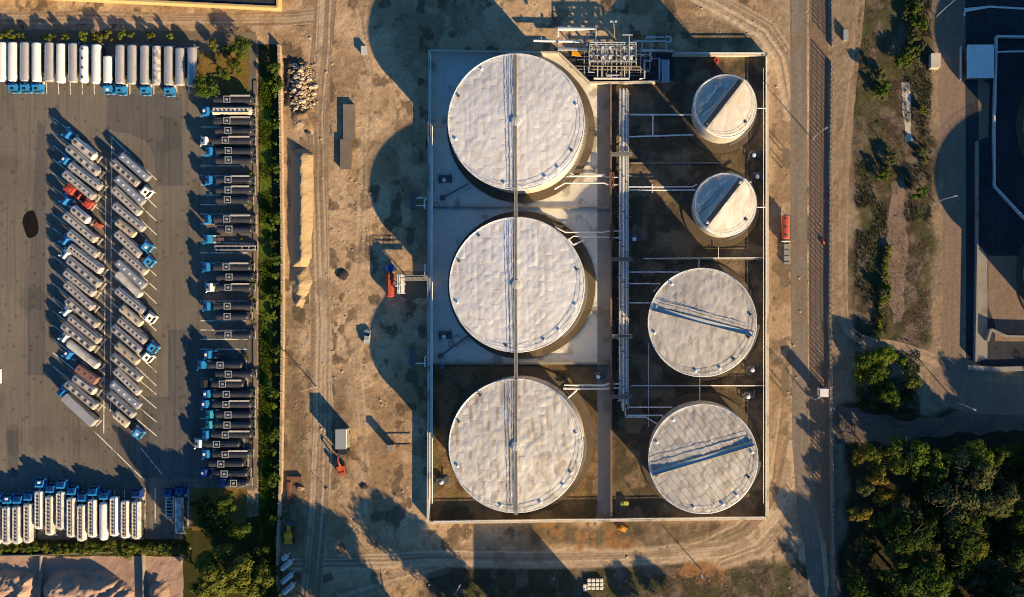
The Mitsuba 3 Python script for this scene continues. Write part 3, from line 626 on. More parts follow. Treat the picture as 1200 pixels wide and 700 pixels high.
mp([(455, 552), (705, 552)], .34, 2.2, 'm_steel_pale'); mp([(812, 425), (810, 552), (775, 556)], .24, 2.4); mp([(540, 515), (545, 530), (640, 528), (640, 510)], .2, 2.5); mp([(440, 490), (790, 492)], .14, 3, 'm_insul'); mp([(440, 465), (780, 470)], .18, 3, 'm_insul')
mp([(655, 245), (730, 245)], .18, 6.5); mp([(703, 245), (703, 430)], .2, 6.4); mp([(820, 430), (862, 430), (862, 395)], .15, 3, 'm_steel_pale')
mp([(850, 500), (812, 500)], .15, 2.4); mp([(600, 300), (760, 385), (860, 385)], .15, 3, 'm_steel_pale')
for i in range(16):
    X = 380 + i * 33; mp([(X, 318 + (i * 37) % 60), (X + 8, 318 + (i * 37) % 60), (X + 8, 545 - (i * 23) % 90)], .13, 1.2 + .1 * (i % 4), ['m_pipe_grey', 'm_insul', 'm_pipe_steel', 'm_rust'][i % 4])
for i in range(9): mp([(300 + (i * 13) % 60, 355 + i * 22), (780 + (i * 29) % 110, 355 + i * 22)], .11, 1.0 + .15 * (i % 3), ['m_pipe_grey', 'm_steel_dark', 'm_insul'][i % 3])
mp([(1018, 375), (1200, 378)], .3, 2.9, 'm_pipe_grey')
for i, Y in enumerate((300, 345, 390, 435)):
    mb = MB(); a, b = P(*U(425, Y), 5.6), P(*U(755, Y), 5.6); mb.bar(a, b, .22, 5.5, 5.75); mb.put('frame_beam', 'm_pipe_steel', man)
for X in (425, 535, 645, 755):
    for Y in (300, 435): x, y = P(*U(X, Y), 5.6); MB().box(x - .14, x + .14, y - .14, y + .14, 0, 5.5).put('frame_column', 'm_pipe_steel', man)
    mb = MB(); mb.bar(P(*U(X, 300), 5.9), P(*U(X, 435), 5.9), .22, 5.76, 5.96); mb.put('frame_beam', 'm_pipe_steel', man)
for i in range(9):
    X0 = 425 + i * 36.6; mb = MB(); a, b = P(*U(X0, 300), 6), P(*U(X0 + 36, 345), 6); mb.tube([(*a, 6), (*b, 5.6)], .08, 4); mb.put('brace', 'm_pipe_steel', man)
for i in range(12):
    X = 470 + (i % 6) * 50; Y = 342 if i < 6 else 410; x, y = P(*U(X, Y), 5)
    mb = MB(); mb.cyl(x, y, 4.4, 5.5, .42, 10); mb.cyl(x, y, 5.5, 6.0, .12, 6); mb.lathe([(.1, 6.0), (.38, 6.0), (.38, 6.06), (.1, 6.06)], 12, x, y); mb.put('valve', 'm_pipe_white' if i % 3 else 'm_rust', man, smooth=40)
x, y = P(*U(605, 300)); k = thing('mast', 'thin tall mast rising from the middle of the pipe manifold', 'mast')
MB().tube([(x, y, 0), (x, y, 24)], [.16, .07], 6).put('pole', 'm_insul', k)
mb = MB(); [mb.box(x + d - .3, x + d + .3, y - .2, y + .2, 23.5, 23.9) for d in (-.6, .6)]; mb.put('lamp', 'm_steel_pale', k)
k = thing('yellow_barrow', 'small rust yellow compressor beside the left end of the pipe manifold', 'compressor'); x, y = P(676, 64)
MB().box(x - 1.4, x + 1.4, y - .6, y + .6, .4, 1.5).put('body', 'm_yellow', k)
for s in (-1, 1): MB().tube([(x + s * .9, y - .7, .4), (x + s * .9, y + .7, .4)], .38, 10).put('wheel', 'm_tyre', k)
k = thing('steel_container', 'narrow grey steel box standing just right of the pipe manifold', 'container'); x, y = P(780, 83, 2)
MB().box(x - 1.1, x + 1.1, y - 3.2, y + 3.2, 0.04, 2.0).put('body', 'm_pipe_grey', k)
for s in (-1, 1): MB().box(x + s * .9 - .1, x + s * .9 + .1, y - 3.2, y + 3.2, 2.0, 2.08).put('roof_rib', 'm_steel_pale', k)
k = thing('valve_drum', 'small red drum inside the bund corner above the upper gabled tank', 'drum'); x, y = P(839.5, 71, 1)
MB().lathe([(.35, .03), (.85, .03), (.9, 1.0), (.8, 1.05), (.35, 1.05)], 20, x, y).put('body', 'm_red', k, smooth=40)
MB().cyl(x, y, .03, .8, .34, 16).put('inner', 'm_steel_dark', k, smooth=40)
# ================================================================== VEHICLES
cache = {}
def once(key, fn):
    if key not in cache: cache[key] = fn()
    return cache[key]
def barrel(L, a, b, z, e=2.0, dome=.45, m='m_v_white', seg=24):
    th = np.arange(seg) * 2 * np.pi / seg
    cs, sn = np.cos(th), np.sin(th); y = a * np.sign(cs) * np.abs(cs) ** (2 / e); zz = b * np.sign(sn) * np.abs(sn) ** (2 / e)
    xs = [(-L / 2, .25), (-L / 2 + dome * .12, .6), (-L / 2 + dome * .45, .9), (-L / 2 + dome, 1)]
    xs = xs + [(-x, s) for x, s in xs[::-1]]
    v = np.vstack([np.column_stack([np.full(seg, x), y * s, z + zz * s]) for x, s in xs]); f = []
    for i in range(len(xs) - 1):
        for j in range(seg): q = [i * seg + j, i * seg + (j + 1) % seg, (i + 1) * seg + (j + 1) % seg, (i + 1) * seg + j]; f += [[q[0], q[2], q[1]], [q[0], q[3], q[2]]]
    n = len(v); v = np.vstack([v, [[-L / 2, 0, z], [L / 2, 0, z]]])
    for j in range(seg): o = (len(xs) - 1) * seg; f += [[n, j, (j + 1) % seg], [n + 1, o + (j + 1) % seg, o + j]]
    return MB().add(v, f).ply(m, 40)
def wheels_mesh(x):
    mb = MB()
    for s in (-1, 1): mb.tube([(x, s * .75, .5), (x, s * 1.22, .5)], .5, 14)
    mb.tube([(x, -.75, .5), (x, .75, .5)], .1, 6); return mb.ply('m_tyre', 40)
vr = random.Random(77)
for b_, base_ in (('v_white', (.74, .73, .71)), ('v_alu', (.48, .45, .43)), ('v_cream', (.60, .53, .40))):
    for q_, (mul, dirt) in enumerate(((.86, .3), (.72, .6))):
        c_ = tuple(x * mul for x in base_)
        paint(f'{b_}_{q_}', (lambda c_, dirt, q_: lambda p, n, uv: mix(C3(c_) * (.85 + .25 * fbm(p.x * .5, p.y * .5, p.z, 3)), (.30, .25, .19), dirt * smoothstep(.42, .7, fbm(p.x * 1.1 + 3 * q_, p.y * 1.1, p.z, 3))))(c_, dirt, q_), .4)
def trailer_parts(k, M, L, style, rear_only=False):
    L = round(L * 2) / 2
    st = dict(STY[style]); var = vr.choice([0, 1, 2])
    if var and st['m'] in ('m_v_white', 'm_v_alu', 'm_v_cream') and not style.startswith('tube'): st['m'] += f'_{var - 1}'
    def add(name, key, fn): put(name, once((name, var if name in ('barrel', 'body') else 0) + key, fn), k, M)
    if style.startswith(('deck', 'trough', 'dots', 'wide')) and vr.random() < .6:
        s_ = vr.choice([-1, 1]); add('hose_tube', (L, s_), lambda: MB().tube([(-L / 2 + 1, s_ * 1.28, 1.5), (L / 2 - 3, s_ * 1.28, 1.5)], .14, 8).ply('m_pipe_white', 40))
    if st['body'] == 'barrel' and st.get('deck'): add('ladder', (L,), lambda: MB().box(-L / 2 - .22, -L / 2 - .12, -.3, -.24, .9, 3.3).box(-L / 2 - .22, -L / 2 - .12, .24, .3, .9, 3.3).ply('m_v_alu'))
    if st['body'] == 'barrel':
        add('barrel', (style, L), lambda: barrel(L, st['a'], st['b'], st['z'], st.get('e', 2.0), st.get('dome', .45), st['m']))
    elif st['body'] == 'box':
        def f():
            mb = MB(); mb.box(-L / 2, L / 2, -1.27, 1.27, 1.1, 3.75); return mb.ply(st['m'])
        add('body', (style, L), f)
        for i in range(int(L / 1.6)):
            add('roof_rib', (style, L, i), lambda: MB().box(-L / 2 + .8 + i * 1.6, -L / 2 + .86 + i * 1.6, -1.25, 1.25, 3.75, 3.78).ply(st['m']))
    top = st['z'] + st['b'] if 'b' in st else 3.7
    if st.get('deck'):
        w = st['deck']
        add('walkway', (style, L), lambda: MB().box(-L / 2 + .5, L / 2 - .6, -w, w, top - .10, top + .04).ply('m_deck' if style != 'dots' else 'm_v_bluegrey'))
        for s in (-1, 1): add('coaming', (style, L, s), lambda: MB().box(-L / 2 + .5, L / 2 - .6, s * w - .05, s * w + .05, top + .04, top + .2).ply('m_v_alu'))
    for j, xx in enumerate(np.linspace(-L / 2 + 1.3, L / 2 - 1.5, st.get('lids', 0))):
        xx = round(float(xx), 2)
        if st.get('square'): add('manhole_lid', (style, L, j), lambda: MB().box(xx - .45, xx + .45, -.42, .42, top + .04, top + .16).ply('m_hatch'))
        else:
            add('manhole_lid', (style, L, j), lambda: MB().cyl(xx, 0, top - .05, top + .16, .34, 12).ply(st.get('lidm', 'm_hatch'), 30))
    if st.get('plat'):
        px = L * .12; hw = .95
        def f():
            mb = MB()
            for s in (-1, 1): mb.box(px - 1.0, px + 1.0, s * .88 - .11, s * .88 + .11, top + .02, top + .12); mb.box(px + s * .89 - .11, px + s * .89 + .11, -.77, .77, top + .02, top + .12)
            return mb.ply('m_pipe_grey')
        add('platform', (style, L), f)
        add('manhole_lid', (style, L, 'p'), lambda: MB().cyl(px, 0, top - .05, top + .25, .36, 14).ply('m_pipe_grey', 30))
        if st['plat'] == 2: add('side_walkway', (style, L), lambda: MB().box(-L / 2 + .4, px - .9, -1.25, -.8, top - .02, top + .08).ply('m_deck'))
    if st['body'] == 'frame':
        for s in (-1, 1): add('frame_rail', (style, L, s), lambda: MB().box(-L / 2, L / 2, s * st['fw'] - .16, s * st['fw'] + .16, 1.0, 1.3).ply(st['m']))
        for j in range(7): add('cross_member', (style, L, j), lambda: MB().box(-L / 2 + j * (L - .2) / 6, -L / 2 + .2 + j * (L - .2) / 6, -st['fw'], st['fw'], 1.02, 1.22).ply(st['m']))
        if st.get('boxes'):
            for xx, l, h in ((-L / 2 + 1.1, 2.2, 2.6), (L / 2 - 1.3, 2.6, 3.0)): add('equipment_box', (style, L, xx), lambda: MB().box(xx - l / 2, xx + l / 2, -1.2, 1.2, 1.3, h).box(xx - l / 4, xx + l / 4, -.6, .6, h, h + .35).ply('m_red'))
            add('hose_reel', (style, L), lambda: MB().tube([(0, -.9, 1.7), (0, .9, 1.7)], .55, 14).ply('m_red_dark', 40))
    else:
        add('chassis', (L,), lambda: MB().box(-L / 2 + .3, L / 2 - .4, -.5, .5, .85, 1.3).ply('m_steel_dark'))
    add('bumper', (L, style == 'rearlight'), lambda: MB().box(-L / 2 - .55, -L / 2 - .35, -1.24, 1.24, .55, 1.0).box(-L / 2 - .4, -L / 2 + .4, -.8, -.7, .8, 1.0).box(-L / 2 - .4, -L / 2 + .4, .7, .8, .8, 1.0).ply('m_v_alu'))
    for j in range(3): add('axle', (L, j), lambda: wheels_mesh(-L / 2 + 1.2 + j * 1.35))
    for s in (-1, 1): add('mudguard', (L, s), lambda: MB().box(-L / 2 + .5, -L / 2 + 4.6, s * 1.0 - .26, s * 1.0 + .26, 1.06, 1.12).ply('m_steel_dark'))
    for s in (-1, 1): add('landing_leg', (L, s), lambda: MB().box(L / 2 - 3.2, L / 2 - 3.0, s * .7 - .08, s * .7 + .08, 0.03, 1.0).ply('m_steel_dark'))
STY = {'deck5': dict(body='barrel', a=1.25, b=1.08, z=2.35, e=2.1, deck=.62, lids=5, square=True, m='m_v_alu'),
       'deck6': dict(body='barrel', a=1.25, b=1.08, z=2.35, e=2.1, deck=.58, lids=6, m='m_v_alu'),
       'trough': dict(body='barrel', a=1.25, b=1.05, z=2.4, e=3.2, deck=.72, lids=9, m='m_v_white'),
       'dots': dict(body='barrel', a=1.25, b=1.0, z=2.4, e=2.6, deck=.9, lids=5, lidm='m_pipe_white', m='m_v_bluegrey'),
       'wide': dict(body='barrel', a=1.32, b=1.1, z=2.3, dome=.8, deck=.75, lids=3, square=True, m='m_v_white'),
       'smooth': dict(body='barrel', a=1.2, b=1.12, z=2.4, dome=.7, m='m_v_white'),
       'tube_white': dict(body='barrel', a=1.27, b=1.2, z=2.45, e=2.3, m='m_v_white'),
       'tube_holes': dict(body='barrel', a=1.25, b=1.2, z=2.4, dome=.9, lids=4, m='m_v_white'),
       'tube_alu': dict(body='barrel', a=1.27, b=1.2, z=2.45, e=2.3, m='m_v_alu'),
       'tube_mottled': dict(body='barrel', a=1.25, b=1.2, z=2.45, lids=5, lidm='m_v_alu', m='m_v_mottled'),
       'cream': dict(body='barrel', a=1.22, b=1.1, z=2.4, dome=.6, lids=3, lidm='m_v_maroon', m='m_v_cream'),
       'maroon': dict(body='barrel', a=1.28, b=1.1, z=2.4, e=5, dome=.15, lids=3, lidm='m_v_maroon', m='m_v_maroon'),
       'dark': dict(body='barrel', a=1.0, b=1.0, z=2.3, dome=.6, plat=1, m='m_v_dark'),
       'darkrail': dict(body='barrel', a=1.05, b=1.0, z=2.3, dome=.6, plat=2, m='m_v_dark'),
       'hatches': dict(body='barrel', a=1.2, b=1.05, z=2.4, deck=.6, lids=8, m='m_v_cream'),
       'box': dict(body='box', m='m_v_alu'),
       'frame': dict(body='frame', fw=.55, m='m_v_alu'), 'frame_box': dict(body='frame', fw=1.1, m='m_v_white'),
       'red': dict(body='frame', fw=.8, m='m_red_dark', boxes=True)}
DESC = {'deck5': 'grey tank trailer, five square hatches', 'deck6': 'pale metal tank trailer, round lids', 'trough': 'white tank trailer, long row of lids', 'dots': 'blue-grey tank trailer, white dots',
        'wide': 'broad white tank trailer, three hatches', 'smooth': 'smooth white tank trailer', 'tube_white': 'plain white tank trailer', 'tube_holes': 'white tank trailer, dark round hatches', 'tube_alu': 'plain grey tank trailer', 'tube_mottled': 'mottled pale tank trailer',
        'cream': 'short cream tank trailer', 'maroon': 'short maroon tank trailer', 'dark': 'dark tank trailer, square platform', 'darkrail': 'dark tank trailer, pale side walkway', 'hatches': 'cream tank trailer, many hatches', 'box': 'flat-roofed grey box trailer',
        'frame': 'bare skeletal trailer', 'frame_box': 'empty white frame trailer', 'red': 'red trailer with equipment boxes'}
def cab_mesh(m):
    prof = [(-1.15, .7), (-1.15, 3.35), (-.7, 3.6), (.35, 3.15), (.75, 3.0), (1.15, 2.0), (1.2, .7)]
    v = []; w = 1.22
    for s, ins in ((-1, 0), (1, 0)):
        for x, z in prof: v.append([x, s * (w - (.12 if z > 2.9 else 0)), z])
    n = len(prof); f = []
    for i in range(n): j = (i + 1) % n; f += [[i, j, n + j], [i, n + j, n + i]]
    for i in range(1, n - 1): f += [[0, i + 1, i], [n, n + i, n + i + 1]]
    return MB().add(v, f).ply(m)
def tractor_parts(k, M, color, hatch='dark'):
    def add(name, key, fn): return put(name, once((name,) + key, fn), cab if name in ('windscreen', 'roof_hatch', 'mirror', 'headlight') else k, M)
    cab = None; cab = add('cab', (color,), lambda: cab_mesh('m_cab_' + color))
    add('windscreen', (), lambda: MB().add([[.80, -1.0, 2.93], [.80, 1.0, 2.93], [1.19, 1.08, 2.02], [1.19, -1.08, 2.02]], [[0, 2, 1], [0, 3, 2]]).ply('m_glass_dark'))
    add('roof_hatch', (hatch,), lambda: MB().box(-.15, .5, -.38, .38, 3.2, 3.42).ply('m_glass_dark' if hatch == 'dark' else 'm_cab_white'))
    add('chassis', (), lambda: MB().box(-4.3, .9, -.45, .45, .65, .95).ply('m_steel_dark'))
    add('fifth_wheel', (), lambda: MB().cyl(-2.9, 0, .96, 1.1, .5, 14).ply('m_rust', 30))
    for s in (-1, 1):
        add('mirror', (s, color), lambda: MB().box(.9, 1.15, s * 1.45 - .14, s * 1.45 + .14, 1.9, 2.7).ply('m_cab_' + color))
        add('fuel_tank', (s,), lambda: MB().box(-2.3, -1.3, s * .95 - .25, s * .95 + .25, .5, 1.05).ply('m_steel_pale'))
        add('headlight', (s,), lambda: MB().box(1.18, 1.24, s * .85 - .2, s * .85 + .2, .85, 1.1).ply('m_pipe_white'))
    for x in (.2, -2.9): add('axle', ('t', x), lambda: wheels_mesh(x))
    add('rear_wing', (), lambda: MB().box(-3.6, -2.2, -1.2, -.75, 1.05, 1.1).box(-3.6, -2.2, .75, 1.2, 1.05, 1.1).ply('m_steel_dark'))
def vehicle(front, rear, style, where, group, cab=None, color=None, hatch='dark'):
    """front and rear: plan readings of the ends of the body at height 2.6 m; cab: reading of the cab's middle at 3.2 m"""
    f, r = np.array(P(*front, 2.6)), np.array(P(*rear, 2.6))
    d = f - r; L = np.hypot(*d); ang = math.atan2(d[1], d[0]); c = (f + r) / 2
    what = DESC[style]
    cn = {'white': 'white', 'blue': 'blue', 'navy': 'navy', 'teal': 'teal', 'black': 'black'}
    if style is not None and cab: lab = f"{what}, {cn[color]} cab, {where}"
    else: lab = f"{what}, no cab, {where}"
    k = thing('tanker_truck' if cab and style not in ('box',) else 'tank_trailer' if style not in ('box', 'frame', 'frame_box', 'red') else 'flat_trailer' if style != 'box' else 'box_truck', lab, 'truck' if cab else 'trailer', group)
    trailer_parts(k, place(c[0], c[1], .025, ang), L, style)
    if cab:
        x, y = P(*cab, 3.2)
        tractor_parts(k, place(x, y, .025, ang + vr.uniform(-.035, .035)), color, hatch)
    return k
# left half of the herringbone (cabs at the upper left)
LC = [((85.5, 163), (112, 185.5), 'wide', (77.5, 156), 'blue'), ((78.5, 172), (115.5, 204), 'deck5'), ((81.5, 192.5), (118, 220.5), 'deck6', (75, 187), 'blue', 'white'), ((74.5, 202), (110.5, 232), 'deck6'),
      ((77, 218), (105.5, 241.5), 'red'), ((84, 243), (104.5, 260), 'wide', (74.5, 234), 'blue'), ((75.5, 251), (112.5, 282), 'deck6'), ((80, 271.5), (115, 300), 'deck6'), ((81, 289), (119, 318), 'trough', (74.5, 281), 'blue'),
      ((80, 304), (116.5, 334.5), 'deck5', (74.5, 297.5), 'white'), ((75.5, 317.5), (111, 345.5), 'deck6'), ((76, 331.5), (109.5, 362), 'deck6'), ((78, 350.5), (114.5, 382), 'deck5'), ((80.5, 371), (117, 400.5), 'deck6', (75.5, 364.5), 'white'),
      ((73, 380), (109, 409), 'deck5'), ((79, 401), (115.5, 430), 'smooth', (73.5, 395), 'white'), ((91, 431), (113.5, 447), 'maroon', (78, 415), 'blue', 'white'), ((86, 441.5), (111.5, 460), 'wide'), ((76.5, 448), (113, 478), 'deck5'), ((77, 464.5), (111, 496), 'box', (71, 459), 'blue')]
for i, s in enumerate(LC):
    vehicle(s[0], s[1], s[2], f"{ORD[i]} from top in left herringbone half", 'tankers in the left half of the herringbone', *(s[3:] if len(s) > 3 else ()))
RC = [((174.5, 210), (141.5, 181.5), 'dots'), ((163, 217), (130.5, 188.5), 'deck5', (170, 225), 'white'), ((168.5, 238.5), (136.5, 208), 'dots'), ((164, 250.5), (132.5, 220.5), 'deck6'), ((168.5, 269), (133.5, 240), 'deck6'), ((159, 276.5), (136, 258.5), 'cream', (170.5, 289.5), 'blue', 'white'),
      ((165, 300), (136, 272.5), 'deck6', (173, 306.5), 'blue'), ((171.5, 320), (141.5, 294), 'deck6'), ((170, 336), (137, 306.5), 'dots'), ((165.5, 347.5), (136.5, 319), 'smooth'), ((169, 366), (136.5, 339.5), 'deck6', (175, 373), 'white'), ((166, 380.5), (141.5, 360), 'cream'),
      ((171.5, 401), (139.5, 374), 'deck6', (177.5, 408), 'blue'), ((165, 412), (132, 383.5), 'deck5', (171.5, 419), 'white'), ((162, 425.5), (136, 403.5), 'cream'), ((165, 445), (131, 416.5), 'deck5'), ((164, 461.5), (134.5, 433), 'deck6'), ((164, 477), (131, 448), 'dots'), ((157.5, 488), (127, 461), 'deck5'),
      ((151, 499), (133.5, 484), 'cream', (160, 508.5), 'blue', 'white')]
for i, s in enumerate(RC):
    vehicle(s[0], s[1], s[2], f"{ORD[i]} from top in right herringbone half", 'tankers in the right half of the herringbone', *(s[3:] if len(s) > 3 else ()))
TR = [(2.5, 50, 95.5, 'tube_white', 0), (15, 49.5, 96, 'tube_white', 103), (29, 50, 95.5, 'tube_alu', 103), (42.8, 50, 96.5, 'tube_white', 103), (58, 50, 96, 'tube_alu', 0), (71.3, 51, 97.5, 'tube_white', 0), (85.5, 51, 97, 'tube_alu', 0), (98.5, 53, 97.5, 'tube_holes', 0), (113, 52.5, 98, 'tube_white', 0),
      (126.3, 66, 98, 'tube_white', 104.5), (140.8, 53, 99, 'tube_alu', 105.5), (155, 53, 99, 'tube_alu', 0), (169.5, 53.5, 99.5, 'tube_alu', 106), (183.5, 54, 100, 'tube_mottled', 0), (197.5, 54.5, 100.5, 'tube_alu', 107), (211, 56, 101, 'tube_alu', 0), (225, 56, 101.5, 'tube_alu', 0)]
for i, (x, y0, y1, st, cy) in enumerate(TR):
    vehicle((x, y1), (x, y0), st, f"{ORD[i]} from left in the top row", 'tankers in the row along the top of the lorry park', *(((x - .7, cy), 'blue', 'white' if i == 9 else 'dark') if cy else ()))
RR = [(117, 249, 296, 'darkrail'), (130, 249, 294.5, 'hatches', 240, 'blue', 'white'), (142, 249, 296, 'darkrail'), (153.5, 251, 296, 'dark'), (165, 247, 295, 'darkrail', 238, 'white'), (177, 252, 296, 'dark', 243.5, 'blue'), (188, 252, 296, 'dark'), (211, 252, 295, 'darkrail', 243, 'blue'), (223, 252, 295, 'darkrail'), (234.5, 252, 293, 'dark'),
      (257, 249, 296, 'darkrail', 242, 'blue'), (269, 253, 296, 'dark'), (290.5, 249, 298, 'frame'), (313, 249, 294, 'darkrail', 240, 'blue'), (325, 253, 297, 'dark'), (337, 252, 295, 'darkrail', 244, 'white'), (359, 250, 296, 'dark', 240.5, 'blue'), (371, 253, 291, 'dark'), (393, 252, 295, 'dark'), (428, 244, 284, 'dark', 234, 'blue'), (438.5, 252, 296, 'dark'), (450, 247, 286, 'darkrail', 237, 'black'),
      (462, 249, 295, 'dark', 241, 'blue', 'white'), (474, 248, 295, 'darkrail', 239, 'blue', 'white'), (486, 252, 295, 'dark', 244, 'teal'), (498, 250, 295, 'dark', 243.5, 'teal'), (509.5, 247, 295, 'darkrail', 239.5, 'blue'), (520.5, 239, 281, 'dark', 231, 'white'), (532.5, 248, 293, 'darkrail', 240, 'blue', 'white'), (543.5, 244, 286, 'dark'), (555, 248, 290, 'dark', 238, 'navy', 'white'), (566, 265, 291, 'dark', 260, 'navy')]
for i, s in enumerate(RR):
    y, x0, x1, st = s[:4]
    vehicle((x0, y), (x1, y), st, f"{ORD[i]} from top in the right-hand row", 'tankers in the row on the right of the lorry park', *(((s[4], y), *s[5:]) if len(s) > 4 else ()))
BT = [(-4.5, 592, 638, 'trough', 584), (8, 593, 638, 'trough', 585.5, 'blue', 'white'), (20, 593, 637, 'trough', 585.5), (33, 589.5, 636, 'trough', 582), (46, 575, 620, 'trough', 566.5, 'blue', 'white'), (58.5, 580.5, 627, 'trough', 573), (71, 576, 620, 'trough', 568), (83.5, 583, 629, 'trough', 575.5), (95.7, 591, 634, 'trough', 583), (108.3, 585, 629.5, 'trough', 576.5), (121.5, 589, 633, 'smooth', 581), (134, 582, 628, 'trough', 0), (147, 586, 631, 'trough', 0),
      (159.5, 587, 631.5, 'trough', 579, 'navy'), (196.5, 583, 608, 'frame_box', 578, 'navy'), (210, 583, 624.5, 'tube_mottled', 575.5, 'navy')]
for i, s in enumerate(BT):
    x, y0, y1, st, cy = s[:5]
    vehicle((x, y0), (x, y1), st, f"{ORD[i]} from left in the bottom row", 'tankers in the row along the bottom of the lorry park', *(((x - .3, cy), s[5] if len(s) > 5 else 'blue', s[6] if len(s) > 6 else 'dark') if cy else ()))
# bobtail tractors in the right row
for (px, py, lab) in ((241, 280, 'blue tractor unit without trailer beside a pale pole in the right row'), (242, 416, 'blue tractor unit with bare chassis and pale drawbar in the right row')):
    k = thing('tractor_unit', lab, 'truck'); x, y = P(px, py, 3.2); tractor_parts(k, place(x, y, .025, math.pi), 'blue', 'white' if py == 416 else 'dark')
k = thing('forklift', 'small orange forklift carried behind the short tank with grey back', 'forklift'); x, y = P(117.5, 264)
M = place(x, y, .025, math.radians(-39))
put('body', MB().box(-1, 1, -.7, .7, .4, 1.1).ply('m_orange'), k, M); put('mast', MB().box(-1.3, -1.1, -.6, .6, .3, 2.4).ply('m_steel_dark'), k, M); put('overhead_guard', MB().box(-.6, .6, -.6, .6, 2.0, 2.08).ply('m_orange'), k, M)
for sx in (-.7, .7):
    for s in (-.62, .62): put('wheel', MB().tube([(sx, s - .12, .35), (sx, s + .12, .35)], .35, 10).ply('m_tyre', 40), k, M)
    put('guard_post', MB().box(sx * .8 - .05, sx * .8 + .05, -.6, .6, 1.1, 2.0).ply('m_steel_dark'), k, M)
k = thing('parked_car', 'white car cut by the left edge of the lorry park', 'car'); x, y = P(-3, 441, 1); M = place(x, y, .03, math.radians(90))
def car_body(m):
    prof = [(-2.1, .35), (-2.15, .85), (-1.9, .95), (-1.5, 1.0), (-.95, 1.42), (.3, 1.45), (1.0, 1.0), (2.0, .85), (2.1, .4)]
    v = [[a, s * (.88 if z < 1.1 else .68), z] for s in (-1, 1) for a, z in prof]; n = len(prof); f = []
    for i in range(n): j = (i + 1) % n; f += [[i, j, n + j], [i, n + j, n + i]]
    for i in range(1, n - 1): f += [[0, i + 1, i], [n, n + i, n + i + 1]]
    return MB().add(v, f).ply(m)
put('body', car_body('m_cab_white'), k, M); put('windscreen', MB().add([[.35, -.62, 1.46], [.35, .62, 1.46], [.98, .8, 1.04], [.98, -.8, 1.04]], [[0, 2, 1], [0, 3, 2]]).ply('m_glass_dark'), k, M)
for sx in (-1.3, 1.3): put('axle', MB().tube([(sx, -.86, .32), (sx, .86, .32)], .32, 12).ply('m_tyre', 40), k, M)
# ================================================================== OTHER OBJECTS ON THE SAND
# loading gantry and red tanker
k = thing('tanker_truck', 'red tank truck at the loading gantry left of the tank farm', 'truck')
X, Y = P(457, 334, 2.2); M = place(X, Y, .02, math.pi / 2)
put('barrel', barrel(7.2, 1.15, 1.0, 2.1, 2.6, .4, 'm_red'), k, M); put('chassis', MB().box(-3.4, 5.2, -.45, .45, .7, 1.05).ply('m_steel_dark'), k, M); put('catwalk', MB().box(-3, 3, -.35, .35, 3.06, 3.16).ply('m_orange'), k, M)
put('cab', MB().box(3.9, 5.7, -1.15, 1.15, .7, 2.7).ply('m_cab_navy'), k, M); put('windscreen', MB().box(5.7, 5.73, -1, 1, 1.7, 2.5).ply('m_glass_dark'), k, M)
for xx in (-2.4, -1.1, 4.6): put('axle', wheels_mesh(xx), k, M)
k = thing('loading_gantry', 'pale steel loading gantry with a bridge to the tank farm wall', 'gantry')
for x0, w in ((472, .9), (467.8, .5)):
    mb = MB(); mb.bar(P(x0, 322, 4.5), P(x0, 344.5, 4.5), w, 4.3, 4.5); railing(mb, [(*P(x0 - 1, 322, 4.5), 4.5), (*P(x0 - 1, 344.5, 4.5), 4.5)], 1, 1.5); mb.put('platform', 'm_pipe_white', k)
for y0 in (323, 333, 344):
    for x0 in (468, 473): x, y = P(x0, y0, 3); MB().box(x - .12, x + .12, y - .12, y + .12, 0, 4.3).put('leg', 'm_steel_pale', k)
    mb = MB(); mb.bar(P(467, y0, 4.2), P(473, y0, 4.2), .2, 4.1, 4.28); mb.put('beam', 'm_steel_pale', k)
mb = MB(); mb.bar(P(473, 326, 4.5), P(500, 326, 4.5), 1.5, 4.2, 4.35)
for dy in (-3, 3): railing(mb, [(*P(473, 326 + dy, 4.4), 4.35), (*P(500, 326 + dy, 4.4), 4.35)], 1.1, 1.5, .07)
mb.put('bridge', 'm_concrete_grey', k)
mb = MB(); mb.tube([(*P(469, 334, 4.6), 4.6), (*P(463, 335.5, 4.0), 4.0)], .18, 6); mb.put('loading_arm', 'm_pipe_white', k)
k = thing('loading_gantry', 'small dark pipe bridge left of the wall, between the top two big tanks', 'gantry')
mb = MB(); mb.bar(P(484, 226, 3), P(484, 246, 3), 1.6, 2.2, 2.4); mb.put('platform', 'm_steel_dark', k)
for y0 in (232, 241): pipe(k, [(486, y0), (500, y0)], .16, 2.2)
mb = MB(); [mb.box(P(484, yy)[0] - .5, P(484, yy)[0] + .5, P(484, yy)[1] - .1, P(484, yy)[1] + .1, 0, 2.2) for yy in (228, 244)]; mb.put('leg', 'm_steel_dark', k)
k = thing('loading_gantry', 'small dark pipe bridge outside the left wall beside the middle big tank', 'gantry')
mb = MB(); mb.bar(P(483, 407, 3), P(483, 429, 3), 1.6, 2.2, 2.4); mb.put('platform', 'm_steel_dark', k); pipe(k, [(485, 426), (500, 426)], .16, 2.2)
mb = MB(); [mb.box(P(483, yy)[0] - .5, P(483, yy)[0] + .5, P(483, yy)[1] - .1, P(483, yy)[1] + .1, 0, 2.2) for yy in (409, 427)]; mb.put('leg', 'm_steel_dark', k)
def boxobj(name, lab, cat, x0, y0, x1, y1, h, m, parts=(), z=0.0, rot=0.0):
    a, b = P((x0 + x1) / 2, (y0 + y1) / 2, z + h); w, l = abs(x1 - x0) * SC / 2, abs(y1 - y0) * SC / 2
    k = thing(name, lab, cat); M = place(a, b, z, math.radians(rot))
    put('body', MB().box(-w, w, -l, l, .02, h).ply(m), k, M)
    n = max(2, int(2 * l / 1.2))
    for nm, fn, mm in parts: put(nm, fn(w, l, h).ply(mm), k, M)
    return k, M, w, l
